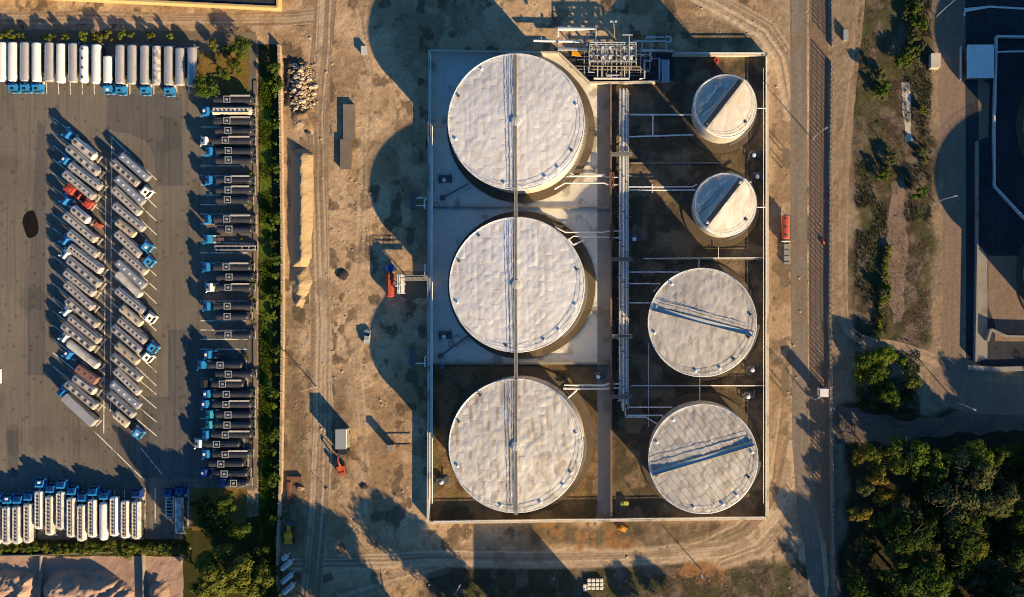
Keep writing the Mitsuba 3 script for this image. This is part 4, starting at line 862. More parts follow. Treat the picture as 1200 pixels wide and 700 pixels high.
def lid(w, l, h):
    mb = MB(); mb.box(-w - .1, w + .1, -l - .1, l + .1, h, h + .1); return mb
def ribs(w, l, h):
    mb = MB(); [mb.box(-w, w, q - .08, q + .08, h + .1, h + .2) for q in np.linspace(-l + .3, l - .3, max(3, int(l / .7)))]; return mb
boxobj('trough', 'long weathered wooden box lying beside the dirt track, the upper of two', 'box', 402.5, 123, 415.5, 163, 1.0, 'm_concrete_dark', [('lid', lid, 'm_weathered_wood')])
boxobj('trough', 'long weathered wooden box lying beside the dirt track, the lower of two', 'box', 399, 164, 411, 198, 1.0, 'm_concrete_dark', [('lid', lid, 'm_weathered_wood')])
boxobj('utility_box', 'small pale utility box at the edge of the top tank shadow', 'utility box', 423.5, 54.5, 429, 64, 1.2, 'm_concrete_grey', [('lid', lid, 'm_steel_pale')])
k, M, w, l = boxobj('box_truck', 'small grey box truck standing on the sand left of the bottom big tank', 'truck', 393.5, 504, 405, 526, 4.6, 'm_concrete_grey', [('roof', lid, 'm_pipe_grey')], z=.0)
put('cab', MB().box(-1.1, 1.1, -l - 2.0, -l - .2, .6, 2.4).ply('m_cab_black'), k, M); put('windscreen', MB().box(-1, 1, -l - 2.04, -l - 2.0, 1.5, 2.3).ply('m_glass_dark'), k, M)
put('side_stripe', MB().box(w, w + .05, -l, l, 3.7, 4.4).ply('m_pipe_white'), k, M)
for s in (-1, 1):
    for yy in (-l - 1, l - 1.2): put('wheel', MB().tube([(s * (w - .4), yy, .5), (s * (w + .05), yy, .5)], .5, 12).ply('m_tyre', 40), k, M)
# orange excavator
k = thing('excavator', 'orange excavator on the sand just below the grey box truck', 'excavator'); x, y = P(399.5, 550, 1.5); M = place(x, y, .02, math.radians(102), .8)
for s in (-1, 1): put('track', MB().box(-2.0, 2.0, s * 1.05 - .3, s * 1.05 + .3, 0, .8).ply('m_tyre'), k, M)
put('house', MB().box(-2.0, .9, -1.2, 1.2, .95, 2.0).box(-2.1, -1.2, -1.1, 1.1, 1.1, 2.2).ply('m_orange'), k, M); put('cab', MB().box(-.2, 1.2, .35, 1.2, 1.0, 2.95).ply('m_orange'), k, M); put('cab_window', MB().box(1.2, 1.23, .42, 1.12, 1.7, 2.8).ply('m_glass_dark'), k, M)
put('boom', MB().tube([(.8, -.2, 1.7), (2.4, -.2, 3.8), (4.4, -.2, 3.6)], [.28, .3, .22], 6).ply('m_orange'), k, M); put('stick', MB().tube([(4.4, -.2, 3.7), (5.0, -.2, 1.6)], [.22, .16], 6).ply('m_orange'), k, M); put('bucket', MB().box(4.5, 5.3, -.7, .3, .5, 1.5).ply('m_steel_dark'), k, M)
# grey gate block with shadow (concrete pillar) and cable
k = thing('concrete_pillar', 'tall slim concrete pillar with an orange side standing alone on the sand', 'pillar'); x, y = P(457.5, 525, 3)
MB().box(x - .75, x + .75, y - .8, y + .8, 0, 3.6).put('shaft', 'm_concrete_dirty', k); MB().box(x - .85, x + .85, y - .9, y + .9, 3.6, 3.75).put('cap', 'm_concrete_grey', k)
k = thing('cable', 'two dark cables lying on the sand towards the tank farm wall', 'cable')
for q in ([(449, 508.5), (465, 508), (481, 508)], [(459, 521.5), (470, 521), (481, 520.5)]): MB().tube([(*P(*p), .12) for p in q], .1, 5).put('line', 'm_steel_dark', k)
k = thing('pickup', 'dark car on the sand at the left edge of the middle tank shadow', 'car'); x, y = P(430, 395, 1); M = place(x, y, .02, math.radians(85))
put('body', car_body('m_pipe_grey'), k, M); put('windscreen', MB().add([[.35, -.62, 1.46], [.35, .62, 1.46], [.98, .8, 1.04], [.98, -.8, 1.04]], [[0, 2, 1], [0, 3, 2]]).ply('m_glass_dark'), k, M)
for sx in (-1.3, 1.3): put('axle', MB().tube([(sx, -.86, .32), (sx, .86, .32)], .32, 12).ply('m_tyre', 40), k, M)
labels[k]['label'] = 'grey car on the sand at the left edge of the middle tank shadow'
# heaps
def heap(name, lab, outline, hfun, m, res=.5, kind=None, seed=0):
    poly = sg.Polygon(G(outline)); x0, y0, x1, y1 = poly.bounds
    xs, ys = np.arange(x0 - res, x1 + res * 2, res), np.arange(y0 - res, y1 + res * 2, res)
    A, B = np.meshgrid(xs, ys, indexing='ij'); import shapely
    pts = shapely.points(A.ravel(), B.ravel()); d = np.where(shapely.contains(poly, pts), shapely.distance(poly.exterior, pts), -shapely.distance(poly.exterior, pts)).reshape(A.shape)
    nzv = meshkit.fbm(np.stack([A * .35, B * .35, np.full_like(A, seed)], -1), 4) - .5
    Z = hfun(d + nzv * 1.4, A, B, nzv); Z = np.where(d < -.3, -.3, Z)
    n, mm = A.shape; v = np.column_stack([A.ravel(), B.ravel(), Z.ravel()]); i = np.arange(n * mm).reshape(n, mm)
    f = np.vstack([np.stack([i[:-1, :-1], i[1:, :-1], i[1:, 1:]], -1).reshape(-1, 3), np.stack([i[:-1, :-1], i[1:, 1:], i[:-1, 1:]], -1).reshape(-1, 3)])
    f = f[(Z.ravel()[f] > -.29).any(1)]
    k = put(name, mikit.ply(trimesh.Trimesh(v, f, process=False), m, smooth=True)); tag(k, lab, kind and None or 'heap', kind=kind); return k
heap('sand_heap', 'long flat-topped sand heap along the perimeter fence', [(340, 178), (356, 175), (366, 182), (368, 230), (364, 300), (360, 312), (341, 314), (338, 240)], lambda d, A, B, n: np.maximum(-.3, np.minimum.reduce([(A - P(340.5, 0)[0]) * .68 + .2 * n, (P(367.5, 0)[0] - A) * .95 + n * .5, d * 1.2 + .4, 2.5 + n * 1.6])), 'm_sand_heap')
heap('sand_heap', 'small round sand heap below the long one along the fence', [(342, 312), (362, 312), (366, 330), (360, 348), (346, 350), (340, 330)], lambda d, A, B, n: np.clip(d * .6, -.3, 1.6 + n), 'm_sand_heap', seed=3)
heap('sand_heap', 'lone pale yellow mound of sand by the fence', [(346, 346), (355, 344), (359, 352), (354, 360), (346, 357)], lambda d, A, B, n: np.clip(d * 1.0, -.3, 1.8), 'm_sand_heap', seed=4)
heap('gravel_bank', 'dark gravel bank behind the rubble heap', [(331, 68), (352, 68), (356, 76), (346, 82), (344, 124), (333, 126)], lambda d, A, B, n: np.clip(d * .5, -.3, 1.0 + n), 'm_gravel_dark', seed=5)
# rubble heap: single stones as parts, the rest as one part
rub = thing('rubble_heap', 'heap of pale broken stone and rubble by the perimeter fence', 'rubble')
rs = random.Random(11)
def rock(r, s):
    q = trimesh.creation.icosphere(1, r); v = np.array(q.vertices); rng = np.random.default_rng(s); v *= rng.uniform(.65, 1.2, (len(v), 1)); v *= [1, rng.uniform(.6, 1), rng.uniform(.5, .8)]; return v, np.array(q.faces)
diffuse('stone', (.50, .39, .28)); diffuse('stone_b', (.30, .21, .14)); diffuse('stone_c', (.50, .43, .36))
small = MB()
for i in range(760):
    t = rs.random(); px = 350 + rs.gauss(4, 6.5); py = 78 + t * 50 + rs.gauss(0, 2)
    x, y = P(px, py); hh = max(0, 1.5 * (1 - abs(px - 354) / 17)) * rs.random()
    r = rs.choice([.25, .35, .5, .8]) if i < 140 else rs.uniform(.12, .35)
    v, f = rock(r, i); v = v + [x, y, hh + r * .4]
    if i < 140: MB().add(v, f).put('stone', rs.choice(['m_stone', 'm_stone_b', 'm_stone_c']), rub)
    else: small.add(v, f)
tag(small.put('small_stones', 'm_stone', rub), kind='stuff')
heap('spoil_heap', 'brown spoil heap with dark scrap just under the rubble', [(340, 126), (366, 122), (374, 142), (366, 158), (344, 150)], lambda d, A, B, n: np.clip(d * .5, -.3, 1.2 + 2 * n), 'm_soil', seed=7)
for i, (px, py) in enumerate(((352, 130), (358, 133), (350, 140), (361, 154), (348, 327), (358, 336), (402, 322), (352, 572), (427, 570))):
    v, f = rock([2.0, 1.6, 1.2, 1.0, .8, .9, 1.6, 1.1, .9][i], 900 + i); x, y = P(px, py)
    k = MB().add(v * [1.2, 1.2, .6] + [x, y, .2], f).put('boulder', 'm_gravel_dark' if i != 7 else 'm_stone_b'); tag(k, ['dark slab on the spoil heap under the rubble, upper left', 'dark slab on the spoil heap under the rubble, upper right', 'dark slab at the foot of the spoil heap', 'grey lump lying just below the spoil heap', 'dark lump beside the small round sand heap, left side', 'dark lump beside the small round sand heap, right side', 'dark debris clump right of the dirt track', 'brown lump near the rusty beams by the fence', 'grey lump on the sand right of the excavator'][i], 'rock')
# rusty beams, yellow loader, cylinders
for i, (a, b, lab) in enumerate([((337, 560), (354, 560), 'rusty steel beam lying crosswise near the fence'), ((339.5, 565), (339.5, 585), 'rusty steel beam lying lengthwise near the fence')]):
    k = MB().bar(P(*a), P(*b), .9, .02, .8).put('steel_beam', 'm_rust'); tag(k, lab, 'beam')
k = thing('wheel_loader', 'yellow loader parked against the fence at the lower left of the sand', 'loader'); x, y = P(338, 627, 1.5); M = place(x, y, .02, math.radians(90))
put('body', MB().box(-2.6, 0.2, -1.0, 1.0, .7, 1.9).ply('m_yellow'), k, M); put('cab', MB().box(-.6, .9, -.75, .75, 1.2, 3.1).ply('m_yellow'), k, M); put('window', MB().box(.9, .93, -.65, .65, 2.0, 2.9).ply('m_glass_dark'), k, M)
put('arm', MB().box(.9, 2.6, -.6, .6, .9, 1.4).ply('m_yellow'), k, M); put('bucket', MB().box(2.5, 3.5, -1.35, 1.35, .1, 1.2).ply('m_steel_dark'), k, M)
for sx in (-1.7, 1.2):
    for s in (-1, 1): put('wheel', MB().tube([(sx, s * .9, .75), (sx, s * 1.4, .75)], .75, 14).ply('m_tyre', 40), k, M)
for i, (px, py, L) in enumerate(((334, 653.5, 2.2), (335.5, 662.5, 4.2), (336, 678, 4.2), (338, 690, 4.4))):
    k = thing('steel_vessel', ['shortest pale steel vessel, topmost of four by the fence', 'second from the top of four pale steel vessels by the fence', 'third from the top of four pale steel vessels by the fence', 'lowest of four pale steel vessels by the fence'][i], 'vessel'); x, y = P(px, py, 1.2); M = place(x, y, 0, math.radians(42))
    put('barrel', barrel(L, .85, .85, 1.15, 2, .5, 'm_steel_pale'), k, M)
    for s in (-1, 1): put('saddle', MB().box(s * L * .3 - .2, s * L * .3 + .2, -.6, .6, .02, .5).ply('m_steel_dark'), k, M)
    put('nozzle', MB().tube([(L / 2 - .1, 0, 1.2), (L / 2 + .9, 0, 1.2)], .2, 8).ply('m_steel_pale'), k, M)
# right side objects
k = thing('tank_trailer', 'orange tank trailer parked beside the right wall of the tank farm', 'trailer'); X, Y = P(921, 266.5, 2.4); M = place(X, Y, .02, math.pi / 2)
put('barrel', barrel(7.0, 1.2, 1.05, 2.1, 2.2, .3, 'm_orange'), k, M); put('chassis', MB().box(-4.3, 4.0, -.5, .5, .8, 1.0).ply('m_pipe_grey'), k, M); put('end_frame', MB().box(-4.2, -4.0, -1.2, 1.2, .8, 3.0).ply('m_pipe_white'), k, M); put('catwalk', MB().box(-3.4, 3.4, -1.5, -1.25, 2.4, 2.5).ply('m_steel_dark'), k, M)
for j, xx in enumerate((-2.4, 0, 2.4)): put('manhole_lid', MB().cyl(xx, 0, 3.1, 3.25, .3, 12).ply('m_steel_dark', 30), k, M)
for xx in (-3, -1.7): put('axle', wheels_mesh(xx), k, M)
boxobj('pipe_stack', 'stack of grey pipes just below the orange tank trailer', 'pipes', 919, 286, 925.5, 309, 1.0, 'm_concrete_grey', [('pipe_layer', ribs, 'm_pipe_grey')])
k = thing('guard_shelter', 'flat-roofed shelter right of the upper gabled tank', 'shelter')
def shelter(k, x0, y0, x1, y1, h, m):
    a, b = P(x0, y0, h), P(x1, y1, h); MB().box(min(a[0], b[0]), max(a[0], b[0]), min(a[1], b[1]), max(a[1], b[1]), h - .2, h).put('roof', m, k)
    for x in (a[0] + .2 * (1 if a[0] < b[0] else -1), b[0] - .2 * (1 if a[0] < b[0] else -1)):
        for y in (a[1] - .2, b[1] + .2): MB().box(x - .1, x + .1, y - .1, y + .1, 0, h - .2).put('post', 'm_steel_dark', k)
shelter(k, 917, 174, 925, 196, 3.2, 'm_concrete_dirty')
k = thing('guard_shelter', 'flat-roofed shelter right of the two lower grey tanks', 'shelter'); shelter(k, 916, 432, 925, 458, 3.2, 'm_concrete_dirty')
k, M, w, l = boxobj('booth', 'small white booth standing against the perimeter fence on the right', 'booth', 961.5, 456.5, 970.5, 465, 5.5, 'm_v_white', [('roof', lid, 'm_v_white')])
put('window', MB().box(-w - .03, -w, -l + .3, l - .3, 4.0, 5.0).ply('m_glass_dark'), k, M); put('door', MB().box(-.4, .4, l, l + .05, .05, 2.1).ply('m_steel_dark'), k, M)
k, M, w, l = boxobj('kiosk', 'beige kiosk beside the access road at upper right', 'kiosk', 1091.5, 63, 1102, 79, 3.0, 'm_concrete_wall', [('roof', lid, 'm_concrete_wall')])
put('door', MB().box(w, w + .05, -.5, .5, .05, 2.1).ply('m_steel_dark'), k, M)
k, M, w, l = boxobj('electric_cabinet', 'grey electric cabinet just right of the fence at the top', 'cabinet', 989, 35, 993.5, 47, 1.6, 'm_concrete_grey', [('lid', lid, 'm_pipe_grey')])
for i, (px, py) in enumerate(((964, 281), (965, 285))):
    k = thing('barrier', ['orange road barrier on the red verge, the upper of two', 'orange road barrier on the red verge, the lower of two'][i], 'barrier'); x, y = P(px, py)
    MB().box(x - .35, x + .35, y - .4, y + .4, .02, .4).put('base', 'm_orange', k); MB().box(x - .15, x + .15, y - .4, y + .4, .4, .8).put('top', 'm_yellow' if i else 'm_orange', k)
# bags on pallets
k0 = None
for i, (a, b) in enumerate([(q, r) for r in range(3) for q in range(4)] + [(-1, 1), (-1, 2)]):
    px, py = 690 + a * 4.9, 680.5 + b * 4.6 + (2 if a < 0 else 0); x, y = P(px, py, 1)
    k = thing('bulk_bag', f'white bulk bag near the bottom edge, {ORD[b]} row of its block, {ORD[a] if a >= 0 else "outlying left"} bag', 'bag', 'white bulk bags on pallets')
    M = place(x + R_.uniform(-.05, .05), y, 0, R_.uniform(-.06, .06))
    put('pallet', once('pallet', lambda: MB().box(-.55, .55, -.5, .5, .02, .15).ply('m_insul')), k, M)
    put('bag', once('bag', lambda: barrel(1.0, .45, .42, .58, 6, .12, 'm_v_white')), k, M)
k = thing('skid_steer', 'small yellow machine just outside the bottom wall of the tank farm', 'loader'); x, y = P(730.5, 620.5, 1.5); M = place(x, y, .02, math.radians(-30))
put('body', MB().box(-1.2, .8, -.75, .75, .4, 1.4).ply('m_yellow'), k, M); put('cab', MB().box(-.6, .5, -.6, .6, 1.4, 2.1).ply('m_yellow'), k, M); put('bucket', MB().box(.9, 1.7, -.9, .9, .1, .7).ply('m_steel_dark'), k, M)
for sx in (-.8, .5):
    for s in (-.85, .85): put('wheel', MB().tube([(sx, s - .12, .4), (sx, s + .12, .4)], .4, 10).ply('m_tyre', 40), k, M)
k = thing('tarpaulin_bale', 'yellow green bale beside the dividing wall at the bottom', 'bale'); x, y = P(732, 591, .8); paint('lime', (.40, .42, .08), .6)
MB().box(x - 1.2, x + 1.0, y - .6, y + .7, .03, .8).put('lower_bale', 'm_lime', k); MB().box(x - .2, x + 1.2, y - .2, y + .8, .8, 1.3).put('upper_bale', 'm_lime', k)
# lamp posts
def lamp(px, py, h, az, lab, arm=2.2, kind='lamp_post'):
    k = thing(kind, lab, 'lamp post'); x, y = P(px, py)
    dx, dy = math.cos(math.radians(az)), math.sin(math.radians(az))
    MB().tube([(x, y, 0), (x, y, h)], [.16, .09], 8).put('pole', 'm_pipe_grey', k)
    MB().tube([(x, y, h - .3), (x + dx * arm, y + dy * arm, h)], [.06, .05], 5).put('arm', 'm_pipe_grey', k)
    M = place(x + dx * (arm + .4), y + dy * (arm + .4), h, math.radians(az)); put('lamp_head', once('head', lambda: MB().box(-.45, .45, -.18, .18, -.05, .12).ply('m_pipe_grey')), k, M)
lamp(952, 163, 10.5, 35, 'lamp post on the verge right of the upper gabled tank')
lamp(1097, 19.5, 10.5, 40, 'lamp post beside the access road near the top edge', 3.0)
lamp(1095.5, 237, 10.5, 15, 'lamp post beside the access road half way down', 2.6)
lamp(540, 685, 11, 60, 'lamp post in the shadow near the bottom edge', 2.5)
lamp(822, 668, 11, 120, 'lamp post by the orange soil near the bottom edge', .8)
lamp(371, 453.5, 9.0, 200, 'lamp post beside the dirt track level with the dividing wall', 1.2)
for px, py, lab in ((383, 573, 'short marker post on the dirt track right of the rusty beams'), (416, 611, 'short marker post on the sand near the bottom shadows')):
    k = thing('marker_post', lab, 'post'); x, y = P(px, py); MB().tube([(x, y, 0), (x, y, 2.6)], [.1, .07], 6).put('post', 'm_steel_dark', k); MB().box(x - .3, x + .3, y - .3, y + .3, 0, .3).put('base', 'm_concrete_grey', k)
lamp(947, 464, 12, 30, 'lamp post on the right road near the white booth', .9)
lamp(1121, 472, 9, -25, 'lamp post at the edge of the access road bend', 2.2)
lamp(290, 567, 8, 20, 'lamp post at the lower end of the right row of tankers', 3.0)
# ------------------------------------------------------------------ fences
def panel_fence(name, lab, pts, h, w, m, post_m, gap=2.5, group=None, cap=None):
    k = thing(name, lab, 'fence', group); pts = [np.array(P(*p, h)) for p in pts]
    for a, b in zip(pts[:-1], pts[1:]):
        n = max(1, round(np.hypot(*(b - a)) / gap)); d = (b - a) / np.hypot(*(b - a))
        for i in range(n):
            p, q = a + (b - a) * i / n, a + (b - a) * (i + 1) / n
            MB().bar(p + d * .12, q - d * .12, w, 0, h).put('panel', m, k)
            nrm = np.array([-d[1], d[0]]); MB().bar(p - nrm * .5, p + nrm * .25, .22, 0, h + .1).put('post', post_m, k)
    return k
panel_fence('perimeter_fence', 'long concrete panel fence between the lorry park hedge and the sand', [(326.5, 53), (328, 120), (330.5, 300), (330.5, 400), (328.5, 560), (325, 640), (324, 720)], 1.65, .7, 'm_fence_cap', 'm_concrete_wall', 2.5)
def wall_fence(lab, pts):
    k = thing('picket_fence', lab, 'fence'); pts = [np.array(P(*p, 1.0)) for p in pts]
    for a, b in zip(pts[:-1], pts[1:]):
        L = np.hypot(*(b - a)); n = max(1, round(L / 1.5)); d = (b - a) / L
        for i in range(n):
            p, q = a + (b - a) * i / n, a + (b - a) * (i + 1) / n
            MB().bar(p, q, .5, 0, .9).put('wall_panel', 'm_concrete_grey', k)
            MB().box(p[0] - .13, p[0] + .13, p[1] - .13, p[1] + .13, .9, 3.2).put('post', 'm_concrete_grey', k)
        mb = MB()
        for z in (1.4, 2.2, 3.0): mb.tube([(*a, z), (*b, z)], .04, 4)
        mb.put('wire', 'm_steel_dark', k)
    return k
wall_fence('wall with tall fence posts beside the right road, the short top length', [(974.5, -40), (976, 54)])
wall_fence('wall with tall fence posts beside the right road, the long lower length', [(975, 73), (973.5, 200), (973, 350), (974.5, 520), (976.5, 620), (979, 740)])
# ------------------------------------------------------------------ buildings
bk = thing('warehouse', 'dark flat-roofed warehouse with yellow walls at the top left', 'building')
q = [np.array(P(*p, 3.4)) for p in ((325, 8.5), (322, -90), (-40, -100), (-40, -9))]
mb = MB(); v = [[*p, 3.0] for p in q]; mb.add(v, [[0, 1, 2], [0, 2, 3]]); mb.put('roof', 'm_asphalt_black', bk)
paint('wall_yellow', (.46, .33, .16), .7)
for i in range(4):
    a, b = q[i], q[(i + 1) % 4]; n = max(1, int(np.hypot(*(b - a)) / 8))
    for j in range(n): MB().bar(a + (b - a) * j / n, a + (b - a) * (j + 1) / n, .6, 0, 3.4).put('wall_panel', 'm_wall_yellow', bk)
for i in range(5): x, y = q[0] + (q[2] - q[0]) * (.2 + .13 * i); MB().box(x - 1, x + 1, y - .6, y + .6, 3.0, 3.9).put('roof_unit', 'm_pipe_grey', bk)
# second tank farm on the right
for i, (px, py, lab) in enumerate([(1276, 148, 'upper big tank cut by the right edge'), (1276, 322, 'lower big tank cut by the right edge')]):
    X, Y = P(px, py, 0); storage_tank(lab, X, Y, 19.4, 13.5, 21.4, 'm_roof_silver', 1.1, 1.95, 5.6, .03, .05, .05, 40 + 2 * i)
wall('bund_wall', 'pale topped wall round the second tank farm at the right edge', [(1290, 44), (1168, 42.5), (1167, 90), (1165.5, 150), (1165.5, 218), (1202, 257), (1290, 262)], .5, 1.6, 'm_concrete_wall', 'm_steel_pale')
k = thing('wall_pipes', 'pale pipe beside the shaded yard at the upper right corner', 'pipe'); pipe(k, [(1130, 19), (1131, 12), (1160, 8), (1210, 11)], .3, 1.6, 'm_steel_pale'); pipe(k, [(1168, 61), (1215, 60)], .25, 1.6, 'm_steel_pale')
wk = thing('site_hut', 'flat white-roofed hut in the shaded yard at upper right', 'building')
a, b = P(1133.5, 52.5, 3.4), P(1165, 91.5, 3.4); MB().box(a[0], b[0], b[1], a[1], 3.2, 3.4).put('roof', 'm_v_white', wk); MB().box(a[0] + .3, b[0] - .3, b[1] + .3, a[1] - .3, 0, 3.2).put('wall', 'm_concrete_grey', wk); MB().box(a[0] - 1.2, a[0] - 1.0, b[1], a[1], 0.03, 1.6).put('side_rail', 'm_steel_pale', wk)
for i in range(4): x = a[0] + 1.5 + i * 1.7; MB().box(x, x + .9, b[1] + .25, b[1] + .3, 1.2, 2.2).put('window', 'm_glass_dark', wk)
wall('loading_dock_wall', 'grey rubble wall along the bottom of the shaded yard at right', [(1134, 431), (1170, 433), (1204, 432), (1300, 436)], 1.4, 1.0, 'm_concrete_grey')
wall('retaining_wall', 'long low retaining wall at the left side of the shaded yard', [(1146, 165), (1146, 300), (1144, 424)], .5, 2.1, 'm_concrete_grey')
wall('dock_wall', 'dark retaining wall inside the shaded yard near the right edge', [(1158, 400), (1162, 386), (1180, 394), (1300, 398)], .6, 2.2, 'm_concrete_grey')
# sand bays at the bottom left
for lab, pts in (('concrete wall behind the sand bays at the bottom left', [(-60, 653.5), (47, 651), (167, 646), (222, 644)]), ('dividing wall between the left and middle sand bays', [(47, 652), (46, 780)]), ('dividing wall between the middle and right sand bays', [(166.5, 648), (170, 780)])):
    wall('bay_wall', lab, pts, .28, 1.7, 'm_concrete_grey', panel=3)
heap('sand_heap', 'rippled pink sand heap in the left bay at the bottom', [(-60, 668), (20, 668), (43, 672), (42, 770), (-60, 770)], lambda d, A, B, n: np.clip(d * .7, -.3, 2.4) + n * np.clip(d, 0, 1) * 3.0, 'm_sand_pink', seed=8)
heap('sand_heap', 'broad pink sand heap filling the middle bay at the bottom', [(50, 686), (60, 672), (85, 668), (128, 670), (150, 682), (158, 700), (160, 780), (50, 780)], lambda d, A, B, n: np.clip(d * .95, -.3, 4.0) + n * np.clip(d, 0, 1.5) * 1.7, 'm_sand_pink', seed=12)
heap('sand_heap', 'pointed pink sand heap in the right bay at the bottom', [(173, 685), (184, 672), (196, 682), (200, 700), (205, 770), (174, 770)], lambda d, A, B, n: np.clip(d * .95, -.3, 3.4) + n * np.clip(d, 0, 1.5) * 1.4, 'm_sand_pink', seed=15)
# warehouses south of the frame, whose shade falls over the bottom road
diffuse('shed_wall', concrete_fn((.35, .33, .30)))
for i, (x0, y0, x1, y1, h) in enumerate(((659, 732, 722, 800, 13.2),)):
    k = thing('silo_hall', 'tall hall with flat roof beyond the bottom edge', 'building'); a, b = P(x0, y0), P(x1, y1)
    MB().box(a[0], b[0], b[1], a[1], 0, h).put('wall', 'm_shed_wall', k); MB().box(a[0] - .3, b[0] + .3, b[1] - .3, a[1] + .3, h, h + .4).put('roof', 'm_concrete_grey', k)
# ================================================================== VEGETATION
def crown_mesh(R, H, n, leaf, m, seed, clumps=14, flat=.8, hollow=.55):
    rng = np.random.default_rng(seed)
    cc = []
    for _ in range(clumps):
        d = rng.normal(size=3); d /= np.linalg.norm(d); d[2] = abs(d[2]) * .9 - .15
        cc.append(d * rng.uniform(hollow * .7, .85) * [R, R, H * .5])
    cc = np.array(cc); cr = rng.uniform(.20, .40, clumps) * R
    which = rng.integers(0, clumps, n); d = rng.normal(size=(n, 3)); d /= np.linalg.norm(d, axis=1, keepdims=True); d[:, 2] = np.where(rng.random(n) < .75, np.abs(d[:, 2]), d[:, 2])
    c = cc[which] + d * (cr[which] * rng.uniform(.55, 1.05, n))[:, None]
    nrm = d + rng.normal(size=(n, 3)) * .24; nrm /= np.linalg.norm(nrm, axis=1, keepdims=True)
    u = np.cross(nrm, rng.normal(size=(n, 3))); u /= np.linalg.norm(u, axis=1, keepdims=True); w = np.cross(nrm, u)
    s = leaf * rng.uniform(.6, 1.3, n)[:, None]
    v = np.stack([c + u * s, c + w * s * .6, c - u * s, c - w * s * .6], 1).reshape(-1, 3)
    i = np.arange(n)[:, None] * 4; f = np.vstack([i + [0, 1, 2], i + [0, 2, 3]])
    return MB().add(v, f).ply(m)
def trunk_mesh(h, R, seed, m='m_bark'):
    rng = random.Random(seed); mb = MB(); mb.tube([(0, 0, 0), (rng.uniform(-.1, .1) * h, 0, h * .45), (0, rng.uniform(-.08, .08) * h, h * .95)], [h * .032 + .05, h * .022 + .03, .03], 7)
    for i in range(6):
        a = i * 1.05 + rng.random(); z = h * rng.uniform(.35, .7); mb.tube([(0, 0, z), (R * .4 * math.cos(a), R * .4 * math.sin(a), z + h * .12), (R * .75 * math.cos(a), R * .75 * math.sin(a), z + h * .2)], [h * .014 + .02, h * .009 + .015, .02], 5)
    return mb.ply(m)
posn = {}
CL = {'bush': (1.3, 1.7, 330, .20, 9), 'shrub': (2.1, 2.8, 620, .24, 12), 'small': (3.2, 4.6, 1300, .28, 16), 'tree': (4.6, 6.5, 2400, .32, 22), 'big': (7.5, 9.0, 6200, .42, 30)}
def plant(name, label, cat, px, py, size, leaf, s=1.0, rise=None, seed=None, group=None):
    R, H, n, lf, cl = CL[size]; sd = R_.randrange(5) if seed is None else seed
    rise = rise if rise is not None else {'bush': .6, 'shrub': 1.1, 'small': 3.0, 'tree': 5.0, 'big': 8.0}[size]
    x, y = P(px, py, rise * s); k = thing(name, label, cat, group); posn[k] = (px, py); rot = R_.uniform(0, 6.28)
    put('crown', once(('c', size, leaf, sd), lambda: crown_mesh(R * (1, .85, 1.1, 1, .92)[sd], H * (1, 1.3, .85, 1.15, 1.5)[sd], n, lf, 'm_' + leaf, 100 + sd * 7 + len(size), int(cl * (1, .7, 1.3, .55, .9)[sd]))), k, place(x, y, rise * s, rot, [s, s, s * R_.uniform(.85, 1.15)]))
    put('trunk', once(('t', size, sd), lambda: trunk_mesh(rise + H * .35, R, sd)), k, place(x, y, 0, rot, s))
    return k
for i, (px, py, s) in enumerate(((412, 742, 1.0), (440, 738, 1.05), (466, 737, .95), (494, 746, .9), (385, 760, 1.1), (450, 785, 1.1), (488, 800, 1.1), (530, 815, 1.1), (420, 800, 1.2), (557, 733, 1.0), (578, 744, .9), (600, 768, 1.0), (622, 792, 1.0), (800, 765, .6), (830, 752, .55))):
    x, y = P(px, py, 0); k = thing('tree', f'tall tree beyond the bottom edge, {ORD[i]} from the left', 'tree')
    put('crown', once(('south', i % 2), lambda: crown_mesh(7.5, 10, 4200, .45, 'm_leaf_green', 300 + i % 2, 30)), k, place(x, y, 13 * min(1, s + .1), i, s)); put('trunk', once('southt', lambda: trunk_mesh(15, 7, 4)), k, place(x, y, 0, i, s))
er = random.Random(4)
for i in range(16):
    px, py, s = er.uniform(1222, 1335), er.uniform(560, 690), er.uniform(.85, 1.15); x, y = P(px, py, 0); k = thing('tree', f'tall tree of the wood beyond the right edge, {ORD[i]} of its row', 'tree')
    put('crown', once(('south', i % 2), lambda: crown_mesh(7.5, 10, 4200, .45, 'm_leaf_green', 300 + i % 2, 30)), k, place(x, y, 11.5, i, s)); put('trunk', once('southt', lambda: trunk_mesh(15, 7, 4)), k, place(x, y, 0, i, s))
